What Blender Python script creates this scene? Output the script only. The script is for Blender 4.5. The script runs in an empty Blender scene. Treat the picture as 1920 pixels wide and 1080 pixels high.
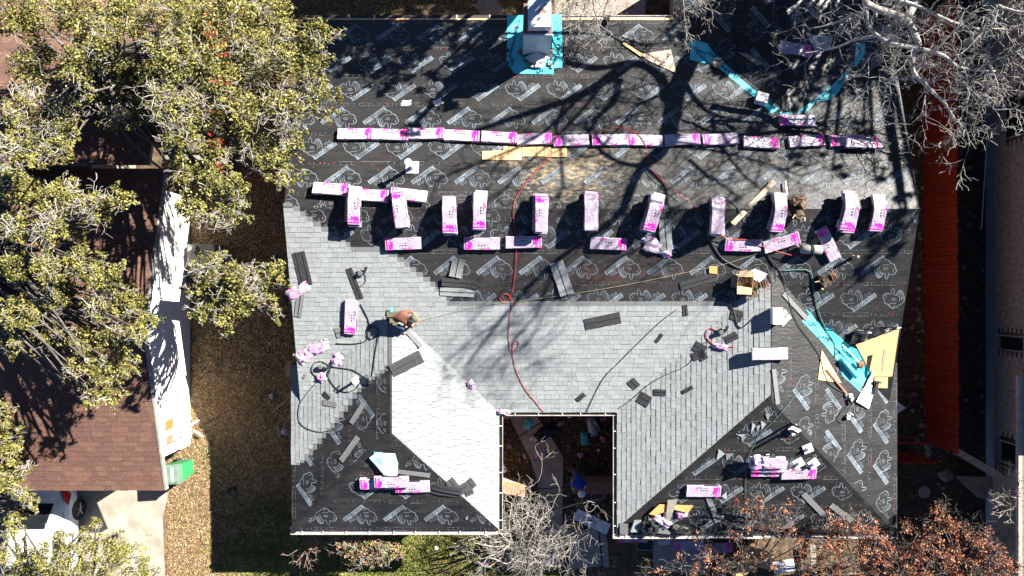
import bpy, bmesh, math, random
import numpy as np
from mathutils import Vector, Matrix, noise
from mathutils.geometry import tessellate_polygon
R = math.radians
rnd = random.Random(7)
C = bpy.context.scene.collection
sc = bpy.context.scene
# ---------------------------------------------------------------- camera, light, exposure
CZ, FP = 22.7, 1280.0            # camera height above the ground, focal length in photo pixels
cam = bpy.data.cameras.new('camera'); cam.lens = 24.0; cam.sensor_width = 36; cam.clip_end = 500
co = bpy.data.objects.new('camera', cam); C.objects.link(co); co.location = (0, 0, CZ); sc.camera = co
SUN = Vector((3.57, 2.25, 2.7)).normalized()
w = bpy.data.worlds.new('World'); sc.world = w; w.use_nodes = True
nt = w.node_tree; bg = nt.nodes['Background']
sk = nt.nodes.new('ShaderNodeTexSky'); sk.sky_type = 'NISHITA'; sk.sun_disc = False
sk.sun_elevation = math.asin(SUN.z); sk.sun_rotation = R(58); sk.altitude = 2500; sk.air_density = .45; sk.dust_density = 0.0; sk.ozone_density = 3.0
nt.links.new(sk.outputs[0], bg.inputs[0]); bg.inputs[1].default_value = 0.05
sl = bpy.data.lights.new('sun', 'SUN'); sl.energy = 5.0; sl.angle = R(0.4); sl.color = (1, .955, .88)
so = bpy.data.objects.new('sun', sl); C.objects.link(so); so.location = (20, 12, 30)
so.rotation_euler = SUN.to_track_quat('Z', 'Y').to_euler()
vs = sc.view_settings; vs.view_transform = 'Standard'; vs.look = 'None'; vs.exposure = 2.18; vs.gamma = 1; vs.use_curve_mapping = False
sc.cycles.max_bounces = 5; sc.cycles.diffuse_bounces = 3

# ---------------------------------------------------------------- materials
def M(name, col, col2=None, rough=.75, scale=6., bump=0., bscale=60., spec=.3, metal=0., var=.18, detail=5, stretch=None, lo=.35, hi=.65, trans=0):
    m = bpy.data.materials.new(name); m.use_nodes = True; n = m.node_tree.nodes; L = m.node_tree.links
    b = n['Principled BSDF']; b.inputs['Roughness'].default_value = rough; b.inputs['Metallic'].default_value = metal
    b.inputs['Specular IOR Level'].default_value = spec
    g = n.new('ShaderNodeNewGeometry'); mp = n.new('ShaderNodeMapping')
    L.new(g.outputs['Position'], mp.inputs[0])
    if stretch: mp.inputs['Scale'].default_value = stretch
    t = n.new('ShaderNodeTexNoise'); t.inputs['Scale'].default_value = scale; t.inputs['Detail'].default_value = detail
    L.new(mp.outputs[0], t.inputs['Vector'])
    cr = n.new('ShaderNodeValToRGB'); L.new(t.outputs[0], cr.inputs[0])
    c1 = tuple(c*(1-var) for c in col) if col2 is None else col
    c2 = tuple(min(1, c*(1+var)) for c in col) if col2 is None else col2
    cr.color_ramp.elements[0].position = lo; cr.color_ramp.elements[1].position = hi
    cr.color_ramp.elements[0].color = (*c1, 1); cr.color_ramp.elements[1].color = (*c2, 1)
    L.new(cr.outputs[0], b.inputs['Base Color'])
    if bump:
        t2 = n.new('ShaderNodeTexNoise'); t2.inputs['Scale'].default_value = bscale; t2.inputs['Detail'].default_value = 6
        L.new(mp.outputs[0], t2.inputs['Vector'])
        bp = n.new('ShaderNodeBump'); bp.inputs['Strength'].default_value = bump; bp.inputs['Distance'].default_value = .02
        L.new(t2.outputs[0], bp.inputs['Height']); L.new(bp.outputs[0], b.inputs['Normal'])
    return m
def mix_in(m, col, centre, rx, ry, scale=9, lo=.45, hi=.6, stretch=(1, 1, 1)):
    """a stain or dusting of its own shape laid over a material round one spot"""
    n = m.node_tree.nodes; L = m.node_tree.links; b = n['Principled BSDF']
    old = b.inputs['Base Color'].links[0].from_socket
    g = n.new('ShaderNodeNewGeometry'); mp = n.new('ShaderNodeMapping'); mp.vector_type = 'POINT'
    mp.inputs['Location'].default_value = (-centre[0]/rx, -centre[1]/ry, 0); mp.inputs['Scale'].default_value = (1/rx, 1/ry, 0)
    L.new(g.outputs['Position'], mp.inputs[0])
    ln = n.new('ShaderNodeVectorMath'); ln.operation = 'LENGTH'; L.new(mp.outputs[0], ln.inputs[0])
    mp2 = n.new('ShaderNodeMapping'); mp2.inputs['Scale'].default_value = stretch; L.new(g.outputs['Position'], mp2.inputs[0])
    t = n.new('ShaderNodeTexNoise'); t.inputs['Scale'].default_value = scale; t.inputs['Detail'].default_value = 8; L.new(mp2.outputs[0], t.inputs['Vector'])
    s = n.new('ShaderNodeMath'); s.operation = 'MULTIPLY_ADD'; s.inputs[1].default_value = -.28; L.new(ln.outputs['Value'], s.inputs[0]); s.inputs[2].default_value = .2
    a = n.new('ShaderNodeMath'); a.operation = 'ADD'; L.new(s.outputs[0], a.inputs[0]); L.new(t.outputs[0], a.inputs[1])
    mr = n.new('ShaderNodeMapRange'); mr.inputs[1].default_value = lo; mr.inputs[2].default_value = hi; L.new(a.outputs[0], mr.inputs[0])
    mx = n.new('ShaderNodeMixRGB'); L.new(mr.outputs[0], mx.inputs[0]); L.new(old, mx.inputs[1]); mx.inputs[2].default_value = (*col, 1)
    L.new(mx.outputs[0], b.inputs['Base Color'])

felt = M('black_synthetic_felt', (.008, .008, .0085), (.020, .0195, .019), rough=.45, scale=1.3, bump=.42, bscale=7, spec=.35, stretch=(1, 2.5, 1))
mix_in(felt, (.026, .0245, .023), (1, 0), 9, 7, scale=2.2, lo=.40, hi=.75, stretch=(.5, 3.2, 1))
mix_in(felt, (.027, .0258, .025), (0, 0), 12, 9, scale=14, lo=.52, hi=.75, stretch=(.35, 5, 1))
mix_in(felt, (.40, .31, .18), (1.7, 3.25), 2.1, 1.0, scale=6, lo=.48, hi=.88, stretch=(1, 2.4, 1))
mix_in(felt, (.036, .035, .033), (3.6, 3.4), 4.2, 2.0, scale=3.2, lo=.42, hi=.85, stretch=(1.6, 2.4, 1))
mix_in(felt, (.06, .028, .022), (2.5, .4), 4.5, .8, scale=3, lo=.55, hi=.9, stretch=(1, 5, 1))
prt = M('felt_print', (.07, .085, .10), (.17, .20, .228), rough=.6, scale=4, var=.1)
ink = M('black_ink', (.02, .02, .022), rough=.6)
lapm = M('felt_lap_print', (.08, .08, .08), (.24, .24, .24), rough=.6, scale=5, lo=.45, hi=.6)
capw = M('cap_nail_grey', (.10, .10, .10), rough=.5)
capr = M('cap_nail_red', (.35, .03, .02), rough=.5)
shl = [M('shingle_granules_%s' % a, c, rough=.9, scale=30, bump=.5, bscale=160, var=.13, spec=.15, lo=.3, hi=.7)
       for a, c in (('pale', (.232, .246, .248)), ('mid', (.214, .228, .231)), ('soft', (.246, .260, .261)))]
shg = M('shingle_granules_grey', (.14, .145, .145), rough=.9, scale=40, bump=.4, bscale=150, var=.25, spec=.15)
shd = M('shingle_charcoal_back', (.028, .029, .031), rough=.8, scale=20, bump=.3, bscale=120, var=.3)
shdl = M('shingle_seal_line', (.008, .008, .009), rough=.6)
cyan = M('cyan_membrane', (.06, .46, .52), (.10, .56, .62), rough=.4, scale=3, bump=.5, bscale=9, spec=.4)
cyand = M('cyan_membrane_print', (.005, .05, .09), rough=.5)
wrap = M('bundle_wrapper', (.32, .255, .33), (.41, .35, .425), rough=.38, scale=4, bump=.55, bscale=16, spec=.45)
pink = M('bundle_pink_print', (.72, .012, .30), (.80, .03, .38), rough=.4, scale=9)
pinkl = M('bundle_light_pink_print', (.75, .22, .52), rough=.4)
dots = M('bundle_dark_print', (.06, .05, .08), rough=.5)
ply = M('plywood', (.50, .31, .14), (.62, .42, .21), rough=.75, scale=5, stretch=(1, 6, 1), bump=.15, bscale=30)
plyo = M('plywood_orange', (.52, .25, .07), (.60, .33, .12), rough=.75, scale=6, stretch=(1, 4, 1))
greyw = M('weathered_wood', (.17, .15, .125), (.27, .245, .21), rough=.85, scale=6, stretch=(1, 5, 1), bump=.3, bscale=50)
tanw = M('plank_wood', (.30, .22, .17), (.38, .29, .22), rough=.8, scale=6, bump=.2)
white = M('white_paint', (.76, .76, .74), rough=.5, var=.05)
whitem = M('white_metal', (.78, .77, .74), rough=.35, var=.05, spec=.5)
gutm = M('gutter_white', (.26, .24, .22), (.38, .36, .335), rough=.4, scale=3)
gutin = M('gutter_inside', (.06, .05, .045), (.12, .10, .09), rough=.8, scale=20)
fasc = M('fascia_pink_tan', (.42, .28, .24), (.52, .38, .34), rough=.6, scale=4)
alu = M('galvanised_metal', (.36, .40, .48), (.46, .50, .57), rough=.45, metal=.1, scale=4)
rust = M('rusty_cap_metal', (.50, .54, .60), (.58, .62, .67), rough=.4, metal=.3, scale=3)
foil = M('crumpled_foil', (.62, .60, .56), (.75, .72, .68), rough=.3, metal=.5, bump=1, bscale=14, scale=6)
mortar = M('mortar_rubble', (.16, .13, .10), (.32, .28, .22), rough=.9, scale=16, bump=.8, bscale=40)
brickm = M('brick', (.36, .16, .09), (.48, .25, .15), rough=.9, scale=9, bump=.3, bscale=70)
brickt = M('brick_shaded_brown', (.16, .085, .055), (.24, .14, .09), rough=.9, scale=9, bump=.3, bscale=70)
jointm = M('brick_mortar', (.33, .29, .24), rough=.95)
redw2 = M('red_stained_fence_dark', (.135, .013, .0045), (.18, .022, .007), rough=.8, scale=4, stretch=(1, 8, 1))
redw = M('red_stained_fence', (.155, .015, .005), (.21, .025, .008), rough=.7, scale=4, stretch=(1, 8, 1), bump=.2)
conc = M('concrete', (.22, .195, .155), (.33, .30, .245), rough=.9, scale=1.6, bump=.25, bscale=50)
concd = M('path_concrete', (.22, .19, .17), (.30, .27, .245), rough=.9, scale=2, bump=.25, bscale=40)
dirt = M('dirt_ground', (.045, .03, .018), (.13, .09, .052), rough=.95, scale=5, bump=.7, bscale=25, detail=10)
lawnm = M('lawn_ground', (.05, .075, .014), (.17, .16, .045), rough=.95, scale=3.5, bump=.7, bscale=40, detail=10)
yardm = M('leafy_yard_ground', (.08, .05, .025), (.20, .13, .07), rough=.95, scale=7, bump=.8, bscale=30, detail=10)
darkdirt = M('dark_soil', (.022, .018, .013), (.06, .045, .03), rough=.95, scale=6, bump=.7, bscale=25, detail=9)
stucco = M('white_stucco', (.72, .70, .66), rough=.85, var=.04, bump=.15, bscale=90)
brown = [M('brown_shingle_%s' % a, c, rough=.92, scale=30, var=.25, bump=.4, bscale=120, spec=.1)
         for a, c in (('a', (.125, .069, .053)), ('b', (.142, .08, .058)), ('c', (.112, .063, .051)))]
bwall = M('grey_brick_wall', (.20, .175, .15), (.32, .29, .25), rough=.9, scale=7, bump=.2)
bjoint = M('grey_brick_joint', (.24, .22, .19), rough=.95)
found = M('painted_foundation', (.21, .25, .31), (.27, .31, .37), rough=.8, scale=2)
glassd = M('dark_glass', (.01, .012, .015), rough=.08, spec=.6)
hosr = M('red_hose_rubber', (.42, .028, .02), rough=.45)
hosb = M('black_hose_rubber', (.035, .037, .035), rough=.5)
hosg = M('green_hose_rubber', (.06, .16, .13), rough=.45)
ropem = M('pale_rope', (.30, .28, .20), rough=.8)
blk = M('black_plastic', (.02, .02, .022), rough=.4, bump=.3, bscale=20)
greyp = M('grey_plastic', (.22, .22, .20), rough=.5)
card = M('cardboard', (.50, .34, .18), (.57, .40, .23), rough=.85)
steel = M('tool_steel', (.35, .35, .34), rough=.35, metal=.7)
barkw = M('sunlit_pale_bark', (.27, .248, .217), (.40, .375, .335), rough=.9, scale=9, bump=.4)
barkg = M('pale_bark', (.20, .182, .158), (.32, .297, .265), rough=.9, scale=9, bump=.4)
barkd = M('oak_bark', (.06, .052, .044), (.13, .115, .10), rough=.95, scale=8, bump=.5)
leafs = [M('oak_leaf_%s' % a, c, rough=.55, scale=2.5, var=.3, spec=.3)
         for a, c in (('olive', (.102, .10, .025)), ('yellow', (.195, .176, .045)), ('dark', (.052, .06, .016)), ('tan', (.25, .18, .07)))]
lichen = M('lichen_twig', (.29, .265, .23), rough=.95, var=.2)
redl = [M('dead_leaf_%s' % a, c, rough=.7, scale=3, var=.3) for a, c in (('rust', (.23, .064, .034)), ('tan', (.30, .16, .09)), ('brown', (.13, .05, .032)), ('pale', (.38, .25, .165)))]
bushl = [M('bush_leaf_%s' % a, c, rough=.6, scale=3, var=.3) for a, c in (('green', (.10, .12, .035)), ('pink', (.28, .15, .095)), ('yellow', (.21, .19, .06)), ('red', (.26, .04, .035)))]
litterm = [M('litter_leaf_%s' % a, c, rough=.8, scale=3, var=.3) for a, c in (('tan', (.31, .20, .105)), ('brown', (.15, .083, .04)), ('pale', (.42, .31, .185)))]
grassm = [M('grass_%s' % a, c, rough=.7, scale=2, var=.3) for a, c in (('green', (.11, .17, .02)), ('lime', (.21, .25, .04)), ('straw', (.36, .29, .13)))]
rockm = M('limestone', (.10, .088, .072), (.19, .17, .145), rough=.9, bump=.6, bscale=15)

# ---------------------------------------------------------------- helpers
class MB:
    def __init__(s): s.v, s.f, s.m = [], [], []
    def poly(s, pts, mi=0):
        b = len(s.v); s.v += [tuple(p) for p in pts]; s.f.append(tuple(range(b, b+len(pts)))); s.m.append(mi)
    def mesh(s, vs, fs, mi=0):
        b = len(s.v); s.v += [tuple(p) for p in vs]
        for f in fs: s.f.append(tuple(i+b for i in f)); s.m.append(mi)
    def box(s, c, d, mi=0, mat=None):
        x, y, z = d[0]/2, d[1]/2, d[2]/2
        vs = [Vector((c[0]+a*x, c[1]+b*y, c[2]+e*z)) for e in (-1, 1) for b in (-1, 1) for a in (-1, 1)]
        if mat is not None: vs = [mat @ p for p in vs]
        s.mesh(vs, [(0, 2, 3, 1), (4, 5, 7, 6), (0, 1, 5, 4), (2, 6, 7, 3), (0, 4, 6, 2), (1, 3, 7, 5)], mi)
    def prism(s, top, down, mi=0, mside=None):
        """closed slab: polygon of 3-D points and the vector to its other face"""
        n = len(top); d = Vector(down); bot = [Vector(p)+d for p in top]
        s.poly(top, mi); s.poly(list(reversed(bot)), mi)
        for i in range(n):
            j = (i+1) % n; s.poly([top[i], bot[i], bot[j], top[j]], mi if mside is None else mside)
    def tube(s, pts, rad, n=6, mi=0, cap=True):
        pts = [Vector(p) for p in pts]; k = len(pts)
        if not hasattr(rad, '__len__'): rad = [rad]*k
        b = len(s.v); ref = Vector((.31, .17, .93))
        for i, p in enumerate(pts):
            t = (pts[min(i+1, k-1)]-pts[max(i-1, 0)])
            if t.length < 1e-9: t = Vector((0, 0, 1))
            t.normalize(); a = t.cross(ref)
            if a.length < .1: a = t.cross(Vector((1, 0, 0)))
            a.normalize(); c = t.cross(a)
            for j in range(n):
                q = 2*math.pi*j/n; s.v.append(tuple(p+(a*math.cos(q)+c*math.sin(q))*rad[i]))
        for i in range(k-1):
            for j in range(n):
                j2 = (j+1) % n; s.f.append((b+i*n+j, b+i*n+j2, b+(i+1)*n+j2, b+(i+1)*n+j)); s.m.append(mi)
        if cap:
            s.f.append(tuple(b+j for j in reversed(range(n)))); s.m.append(mi)
            s.f.append(tuple(b+(k-1)*n+j for j in range(n))); s.m.append(mi)
    def disc(s, c, r, n, mi, z=0):
        s.poly([(c[0]+r*math.cos(6.2832*i/n), c[1]+r*math.sin(6.2832*i/n), z) for i in range(n)], mi)
    def me(s, name, mats, smooth=False):
        m = bpy.data.meshes.new(name); m.from_pydata(s.v, [], s.f)
        for a in (mats if isinstance(mats, (list, tuple)) else [mats]): m.materials.append(a)
        if s.m: m.polygons.foreach_set('material_index', s.m)
        if smooth: m.polygons.foreach_set('use_smooth', [True]*len(s.f))
        m.update(); return m
    def build(s, name, mats, parent=None, smooth=False, mat=None):
        return link(name, s.me(name, mats, smooth), parent, mat)
def link(name, me, parent=None, mat=None):
    o = bpy.data.objects.new(name, me); C.objects.link(o)
    if parent: o.parent = parent
    if mat is not None: o.matrix_local = mat
    return o
def tag(o, label=None, cat=None, group=None, kind=None):
    if label: o['label'] = label
    if cat: o['category'] = cat
    if group: o['group'] = group
    if kind: o['kind'] = kind
    return o
def thing(name, label, cat, mat=None, group=None):
    o = bpy.data.objects.new(name, None); C.objects.link(o); o.empty_display_size = .2
    if mat is not None: o.matrix_world = mat if isinstance(mat, Matrix) else Matrix.Translation(mat)
    return tag(o, label, cat, group)

# ---------------------------------------------------------------- the roof's geometry
EZ, T = 2.7, .27
LX0, LX1, LY, RX0, RX1, RY = -6.45, -.39, -7.11, 3.09, 11.28, -7.23
MX0, MX1, MY0, MY1 = -6.15, 11.0, -3.625, 7.9
BX0, BX1, BY1 = 4.74, 10.70, 10.6
def blocks(x, y):
    """height above the eave of every roof block at a plan point, with its downhill normal"""
    r = []
    if MX0 <= x <= MX1 and MY0 <= y <= MY1:
        r.append(min(((y-MY0)*T, (0, -1)), ((MY1-y)*T, (0, 1))))
    if LX0 <= x <= LX1 and LY <= y <= -.5 and (x >= MX0 or y < -2.2):
        r.append(min(((x-LX0)*T, (-1, 0)), ((LX1-x)*T, (1, 0)), ((y-LY)*T, (0, -1))))
    if RX0 <= x <= RX1 and RY <= y <= .55 and (x <= MX1 or y < -2.2):
        r.append(min(((x-RX0)*T, (-1, 0)), ((RX1-x)*T, (1, 0)), ((y-RY)*T, (0, -1))))
    if BX0 <= x <= BX1 and 4.8 <= y <= BY1:
        r.append(min(((x-BX0)*T, (-1, 0)), ((BX1-x)*T, (1, 0))))
    return max(r) if r else None
def roof(x, y):
    b = blocks(x, y) or (blocks(min(max(x, MX0+.01), MX1-.01), y) if MX0-.3 < x < MX1+.3 else None)
    return (EZ+b[0], Vector((b[1][0]*T, b[1][1]*T, 1)).normalized()) if b else (EZ, Vector((0, 0, 1)))
def flat(px, py, z=0.):
    s = (CZ-z)/FP; return Vector(((px-960)*s, (540-py)*s, z))
def rp(px, py, h=0.):
    """point of the roof (raised by h) that a pixel of the photograph shows"""
    s = 18.8
    for _ in range(25):
        z, n = roof((px-960)/FP*s, (540-py)/FP*s); s = .5*s+.5*(CZ-z-h/n.z)
    return Vector(((px-960)/FP*s, (540-py)/FP*s, CZ-s))
def fr(px, py, ang=0, h=.022, z=None, up=None):
    """frame on the roof (or at height z): local z is the surface normal, local x points along ang in plan"""
    p = rp(px, py, h) if z is None else flat(px, py, z)
    n = up or (roof(p.x, p.y)[1] if z is None else Vector((0, 0, 1)))
    d = Vector((math.cos(R(ang)), math.sin(R(ang)), 0)); x = (d-n*d.dot(n)).normalized(); y = n.cross(x)
    m = Matrix((x, y, n)).transposed().to_4x4(); m.translation = p; return m
def drape(mb, pxs, h, n=2, mi=0, thick=.012, lift=None, side=None):
    """thin sheet of the given outline (photo pixels) lying on the roof and folding with it"""
    P = [rp(*p) for p in pxs]; P = [Vector((p.x, p.y, 0)) for p in P]
    tris = [[P[i] for i in t] for t in tessellate_polygon([P])]
    for _ in range(n):
        o = []
        for a, b, c in tris:
            ab, bc, ca = (a+b)/2, (b+c)/2, (c+a)/2
            o += [[a, ab, ca], [ab, b, bc], [ca, bc, c], [ab, bc, ca]]
        tris = o
    def top(q):
        k = lift(q.x, q.y) if lift else 0
        return Vector((q.x, q.y, roof(q.x, q.y)[0]+h+k))
    idx = {}; vs = []; fs = []
    for t in tris:
        f = []
        for q in t:
            k = (round(q.x, 5), round(q.y, 5))
            if k not in idx: idx[k] = len(vs); vs.append(top(q))
            f.append(idx[k])
        a, b, c = (vs[i] for i in f)
        if (b-a).cross(c-a).z < 0: f.reverse()
        fs.append(tuple(f))
    mb.mesh(vs, fs, mi)
    cnt = {}
    for f in fs:
        for i in range(3): cnt[(f[i], f[(i+1) % 3])] = 1
    for (a, b) in cnt:
        if (b, a) not in cnt:
            d = Vector((0, 0, thick)); mb.poly([vs[b], vs[a], vs[a]-d, vs[b]-d], mi if side is None else side)
def text_mesh(body, size, align='CENTER', res=1, bold=0.):
    cu = bpy.data.curves.new('lettering', 'FONT'); cu.body = body; cu.size = size; cu.align_x = align; cu.align_y = 'CENTER'; cu.resolution_u = res; cu.offset = bold*size
    o = bpy.data.objects.new('lettering', cu); C.objects.link(o)
    dg = bpy.context.evaluated_depsgraph_get(); m = bpy.data.meshes.new_from_object(o.evaluated_get(dg))
    vs = [v.co.copy() for v in m.vertices]; fs = [tuple(p.vertices) for p in m.polygons]
    bpy.data.objects.remove(o); bpy.data.curves.remove(cu); bpy.data.meshes.remove(m)
    return vs, fs
def ribbon(pts, wd):
    vs, fs = [], []; k = len(pts)
    for i in range(k):
        a = Vector(pts[max(i-1, 0)]); b = Vector(pts[min(i+1, k-1)]); t = (b-a); t.normalize(); nn = Vector((-t.y, t.x))*wd/2
        p = Vector(pts[i]); vs += [(p.x+nn.x, p.y+nn.y, 0), (p.x-nn.x, p.y-nn.y, 0)]
    for i in range(k-1): fs.append((2*i, 2*i+1, 2*i+3, 2*i+2))
    return vs, fs
# ---------------------------------------------------------------- ground, paths
def sheet(name, pts, z, m, kind='structure'):
    b = MB(); b.poly([(p[0], p[1], z) for p in pts]); return tag(b.build(name, m), kind=kind)
def gp(pxs): return [flat(*p) for p in pxs]
sheet('ground', [(-70, -60), (70, -60), (70, 60), (-70, 60)], -.004, dirt)
sheet('leafy_yard', gp([(290, 700), (560, 700), (560, 1010), (470, 1075), (300, 1140), (250, 1140)]), 0, yardm)
sheet('lawn', gp([(470, 985), (560, 955), (950, 955), (1030, 1050), (1020, 1200), (430, 1200), (402, 1100), (440, 1060), (415, 1030), (455, 1010)]), .003, lawnm)
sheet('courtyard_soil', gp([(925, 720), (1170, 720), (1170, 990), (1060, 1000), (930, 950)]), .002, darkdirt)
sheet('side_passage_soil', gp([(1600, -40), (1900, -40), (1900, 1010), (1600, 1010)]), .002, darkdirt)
sheet('driveway', gp([(-160, 880), (316, 880), (316, 925), (305, 970), (312, 1140), (-160, 1140)]), .004, conc)
b = MB()
P = gp([(947, 765), (996, 765), (1040, 830), (1056, 858), (1052, 1060), (1010, 1060), (1008, 905), (995, 862)])
b.prism([p+Vector((0, 0, .05)) for p in P], (0, 0, -.06)); po = tag(b.build('path', concd), kind='structure')
b = MB()
for q in ([(1000, 862), (1056, 836), (1057, 838), (1001, 864)], [(1009, 915), (1054, 912), (1054, 914), (1009, 917)], [(972, 818), (1014, 790), (1015, 792), (973, 820)]):
    b.poly([p+Vector((0, 0, .0505)) for p in gp(q)])
b.build('path_joint', ink, po)
b = MB()
for q in ([(1062, 998), (1120, 988), (1128, 1060), (1068, 1066)], [(1123, 988), (1138, 1008), (1142, 1062), (1131, 1062)], [(1225, 1000), (1330, 1005), (1330, 1075), (1225, 1070)]):
    b.prism([p+Vector((0, 0, .05)) for p in gp(q)], (0, 0, -.06))
tag(b.build('front_walk', concd), kind='structure')
sheet('rear_lawn', [(-12, 8.2), (4.6, 8.2), (4.6, 14), (-12, 14)], .002, dirt)
sheet('rear_patio', gp([(1040, -60), (1210, -60), (1210, 40), (1140, 45), (1040, 45)]), .004, concd)
sheet('rear_slab', gp([(905, -10), (925, -8), (945, 18), (940, 40), (910, 40), (890, 10)]), .006, conc)

# ---------------------------------------------------------------- the house under repair
house = thing('house', 'large house whose roof is half black felt and half pale grey shingles', 'house', Vector((0, 0, 0)))
class Pl:
    def __init__(s, O, U, V): s.O, s.U, s.V = Vector((*O, EZ)), Vector((*U, 0)), Vector((*V, 0)); s.n = Vector((-V[0]*T, -V[1]*T, 1)).normalized()
    def P(s, u, v, h=0): p = s.O+s.U*u+s.V*v; p.z += v*T; return p+s.n*h
    def uv(s, x, y): d = Vector((x, y, EZ))-s.O; return (d.dot(s.U), d.dot(s.V))
    def poly(s, pts): return [s.uv(*p) for p in pts]
PMF = Pl((0, MY0), (1, 0), (0, 1)); PMB = Pl((0, MY1), (-1, 0), (0, -1))
PLL = Pl((LX0, 0), (0, -1), (1, 0)); PLR = Pl((LX1, 0), (0, 1), (-1, 0)); PLF = Pl((0, LY), (1, 0), (0, 1))
PRL = Pl((RX0, 0), (0, -1), (1, 0)); PRR = Pl((RX1, 0), (0, 1), (-1, 0)); PRF = Pl((0, RY), (1, 0), (0, 1))
PBL = Pl((BX0, 0), (0, -1), (1, 0)); PBR = Pl((BX1, 0), (0, 1), (-1, 0))
MYR = (MY0+MY1)/2; lxr, rxr, bxr = (LX0+LX1)/2, (RX0+RX1)/2, (BX0+BX1)/2; lh, rh = (LX1-LX0)/2, (RX1-RX0)/2
slopes = [
 (PMF, [(MX0, MY0), (MX1, MY0), (MX1, MYR), (MX0, MYR)]),
 (PMB, [(MX0, MY1), (MX0, MYR), (MX1, MYR), (MX1, MY1)]),
 (PLL, [(LX0, LY), (lxr, LY+lh), (lxr, MY0+lh), (MX0, -2.2), (LX0, -2.2)]),
 (PLR, [(LX1, LY), (LX1, MY0), (lxr, MY0+lh), (lxr, LY+lh)]),
 (PLF, [(LX0, LY), (LX1, LY), (lxr, LY+lh)]),
 (PRL, [(RX0, RY), (rxr, RY+rh), (rxr, MY0+rh), (RX0, MY0)]),
 (PRR, [(RX1, RY), (RX1, -2.2), (MX1, -2.2), (rxr, MY0+rh), (rxr, RY+rh)]),
 (PRF, [(RX0, RY), (RX1, RY), (rxr, RY+rh)]),
 (PBL, [(BX0, MY1), (bxr, MY1-(bxr-BX0)), (bxr, BY1), (BX0, BY1)]),
 (PBR, [(BX1, MY1), (BX1, BY1), (bxr, BY1), (bxr, MY1-(bxr-BX0))])]
def ccw(p):
    a = sum(p[i][0]*p[(i+1) % len(p)][1]-p[(i+1) % len(p)][0]*p[i][1] for i in range(len(p)))
    return p if a > 0 else list(reversed(p))
def inside(p, q): return all((p[(i+1) % len(p)][0]-p[i][0])*(q[1]-p[i][1])-(p[(i+1) % len(p)][1]-p[i][1])*(q[0]-p[i][0]) > -1e-6 for i in range(len(p)))
def clipv(p, v, keep_above):
    o = []
    for i in range(len(p)):
        a, b_ = p[i], p[(i+1) % len(p)]; ia = (a[1] >= v) == keep_above; ib = (b_[1] >= v) == keep_above
        if ia: o.append(a)
        if ia != ib: t = (v-a[1])/(b_[1]-a[1]); o.append((a[0]+t*(b_[0]-a[0]), v))
    return o
for pl, pts in slopes:
    q = ccw(pl.poly(pts)); b = MB(); b.prism([pl.P(u, v) for u, v in q], (0, 0, -.035)); b.build('roof_deck', ply, house)
# one printed emblem: rhino head line drawing, boxed name set on the diagonal, U20 beside it
k = .00240
def rl(pts): return [((x-842)*k-.20, (792-y)*k+.035) for x, y in pts]
emb = []
def addm(vf, mi): emb.append((vf[0], vf[1], mi))
for pts, wd in (
 ([(835, 742), (832, 700), (813, 668), (801, 690), (797, 742), (775, 732), (745, 728), (718, 748), (711, 778), (722, 800), (735, 806), (731, 826), (748, 852), (790, 868), (808, 894), (845, 914), (882, 905), (922, 868)], .019),
 ([(835, 742), (862, 752), (882, 700), (905, 690), (932, 715), (952, 752), (968, 790), (962, 830), (940, 856), (922, 868)], .018),
 ([(885, 706), (908, 735), (925, 772), (935, 815)], .016), ([(898, 698), (925, 726), (945, 765), (950, 800)], .018), ([(870, 735), (895, 760), (910, 795), (912, 830)], .014),
 ([(730, 760), (745, 752), (752, 770), (742, 785)], .012), ([(790, 868), (820, 850), (850, 855), (880, 845)], .012),
 ([(815, 800), (830, 788), (855, 790), (868, 806), (850, 818), (826, 816), (815, 800)], .012), 
  ([(838, 802), (848, 800)], .02), ([(845, 914), (850, 892), (870, 880)], .011)):
    addm(ribbon(rl(pts), wd), 0)
ca, sa = math.cos(R(39)), math.sin(R(39))
def rot(p, x, y): return (x+p[0]*ca-p[1]*sa, y+p[0]*sa+p[1]*ca, p[2] if len(p) > 2 else 0)
for vf, mi, x, y in (((([(-.38, -.068, 0), (.38, -.068, 0), (.38, .068, 0), (-.38, .068, 0)]), [(0, 1, 2, 3)]), 0, .165, -.085), (text_mesh('RhinoRoof', .155), 1, .165, -.085), (text_mesh('U20', .165), 0, .205, .115)):
    vs, fs = vf; addm(([rot(p, x, y) for p in vs], fs), mi)
def emblem(mb, pl, poly, u, v, flip):
    s = -1 if flip else 1
    for vs, fs, mi in emb:
        P2 = [(u+s*p[0], v+s*p[1]*.95) for p in vs]; ins = [inside(poly, q) for q in P2]
        W = [pl.P(q[0], q[1], .0105 if mi == 0 else .0118) for q in P2]
        fo = [f for f in fs if all(ins[i] for i in f)]
        if fo: mb.mesh(W, fo, 1 if mi == 0 else 4)
SW = .79
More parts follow.
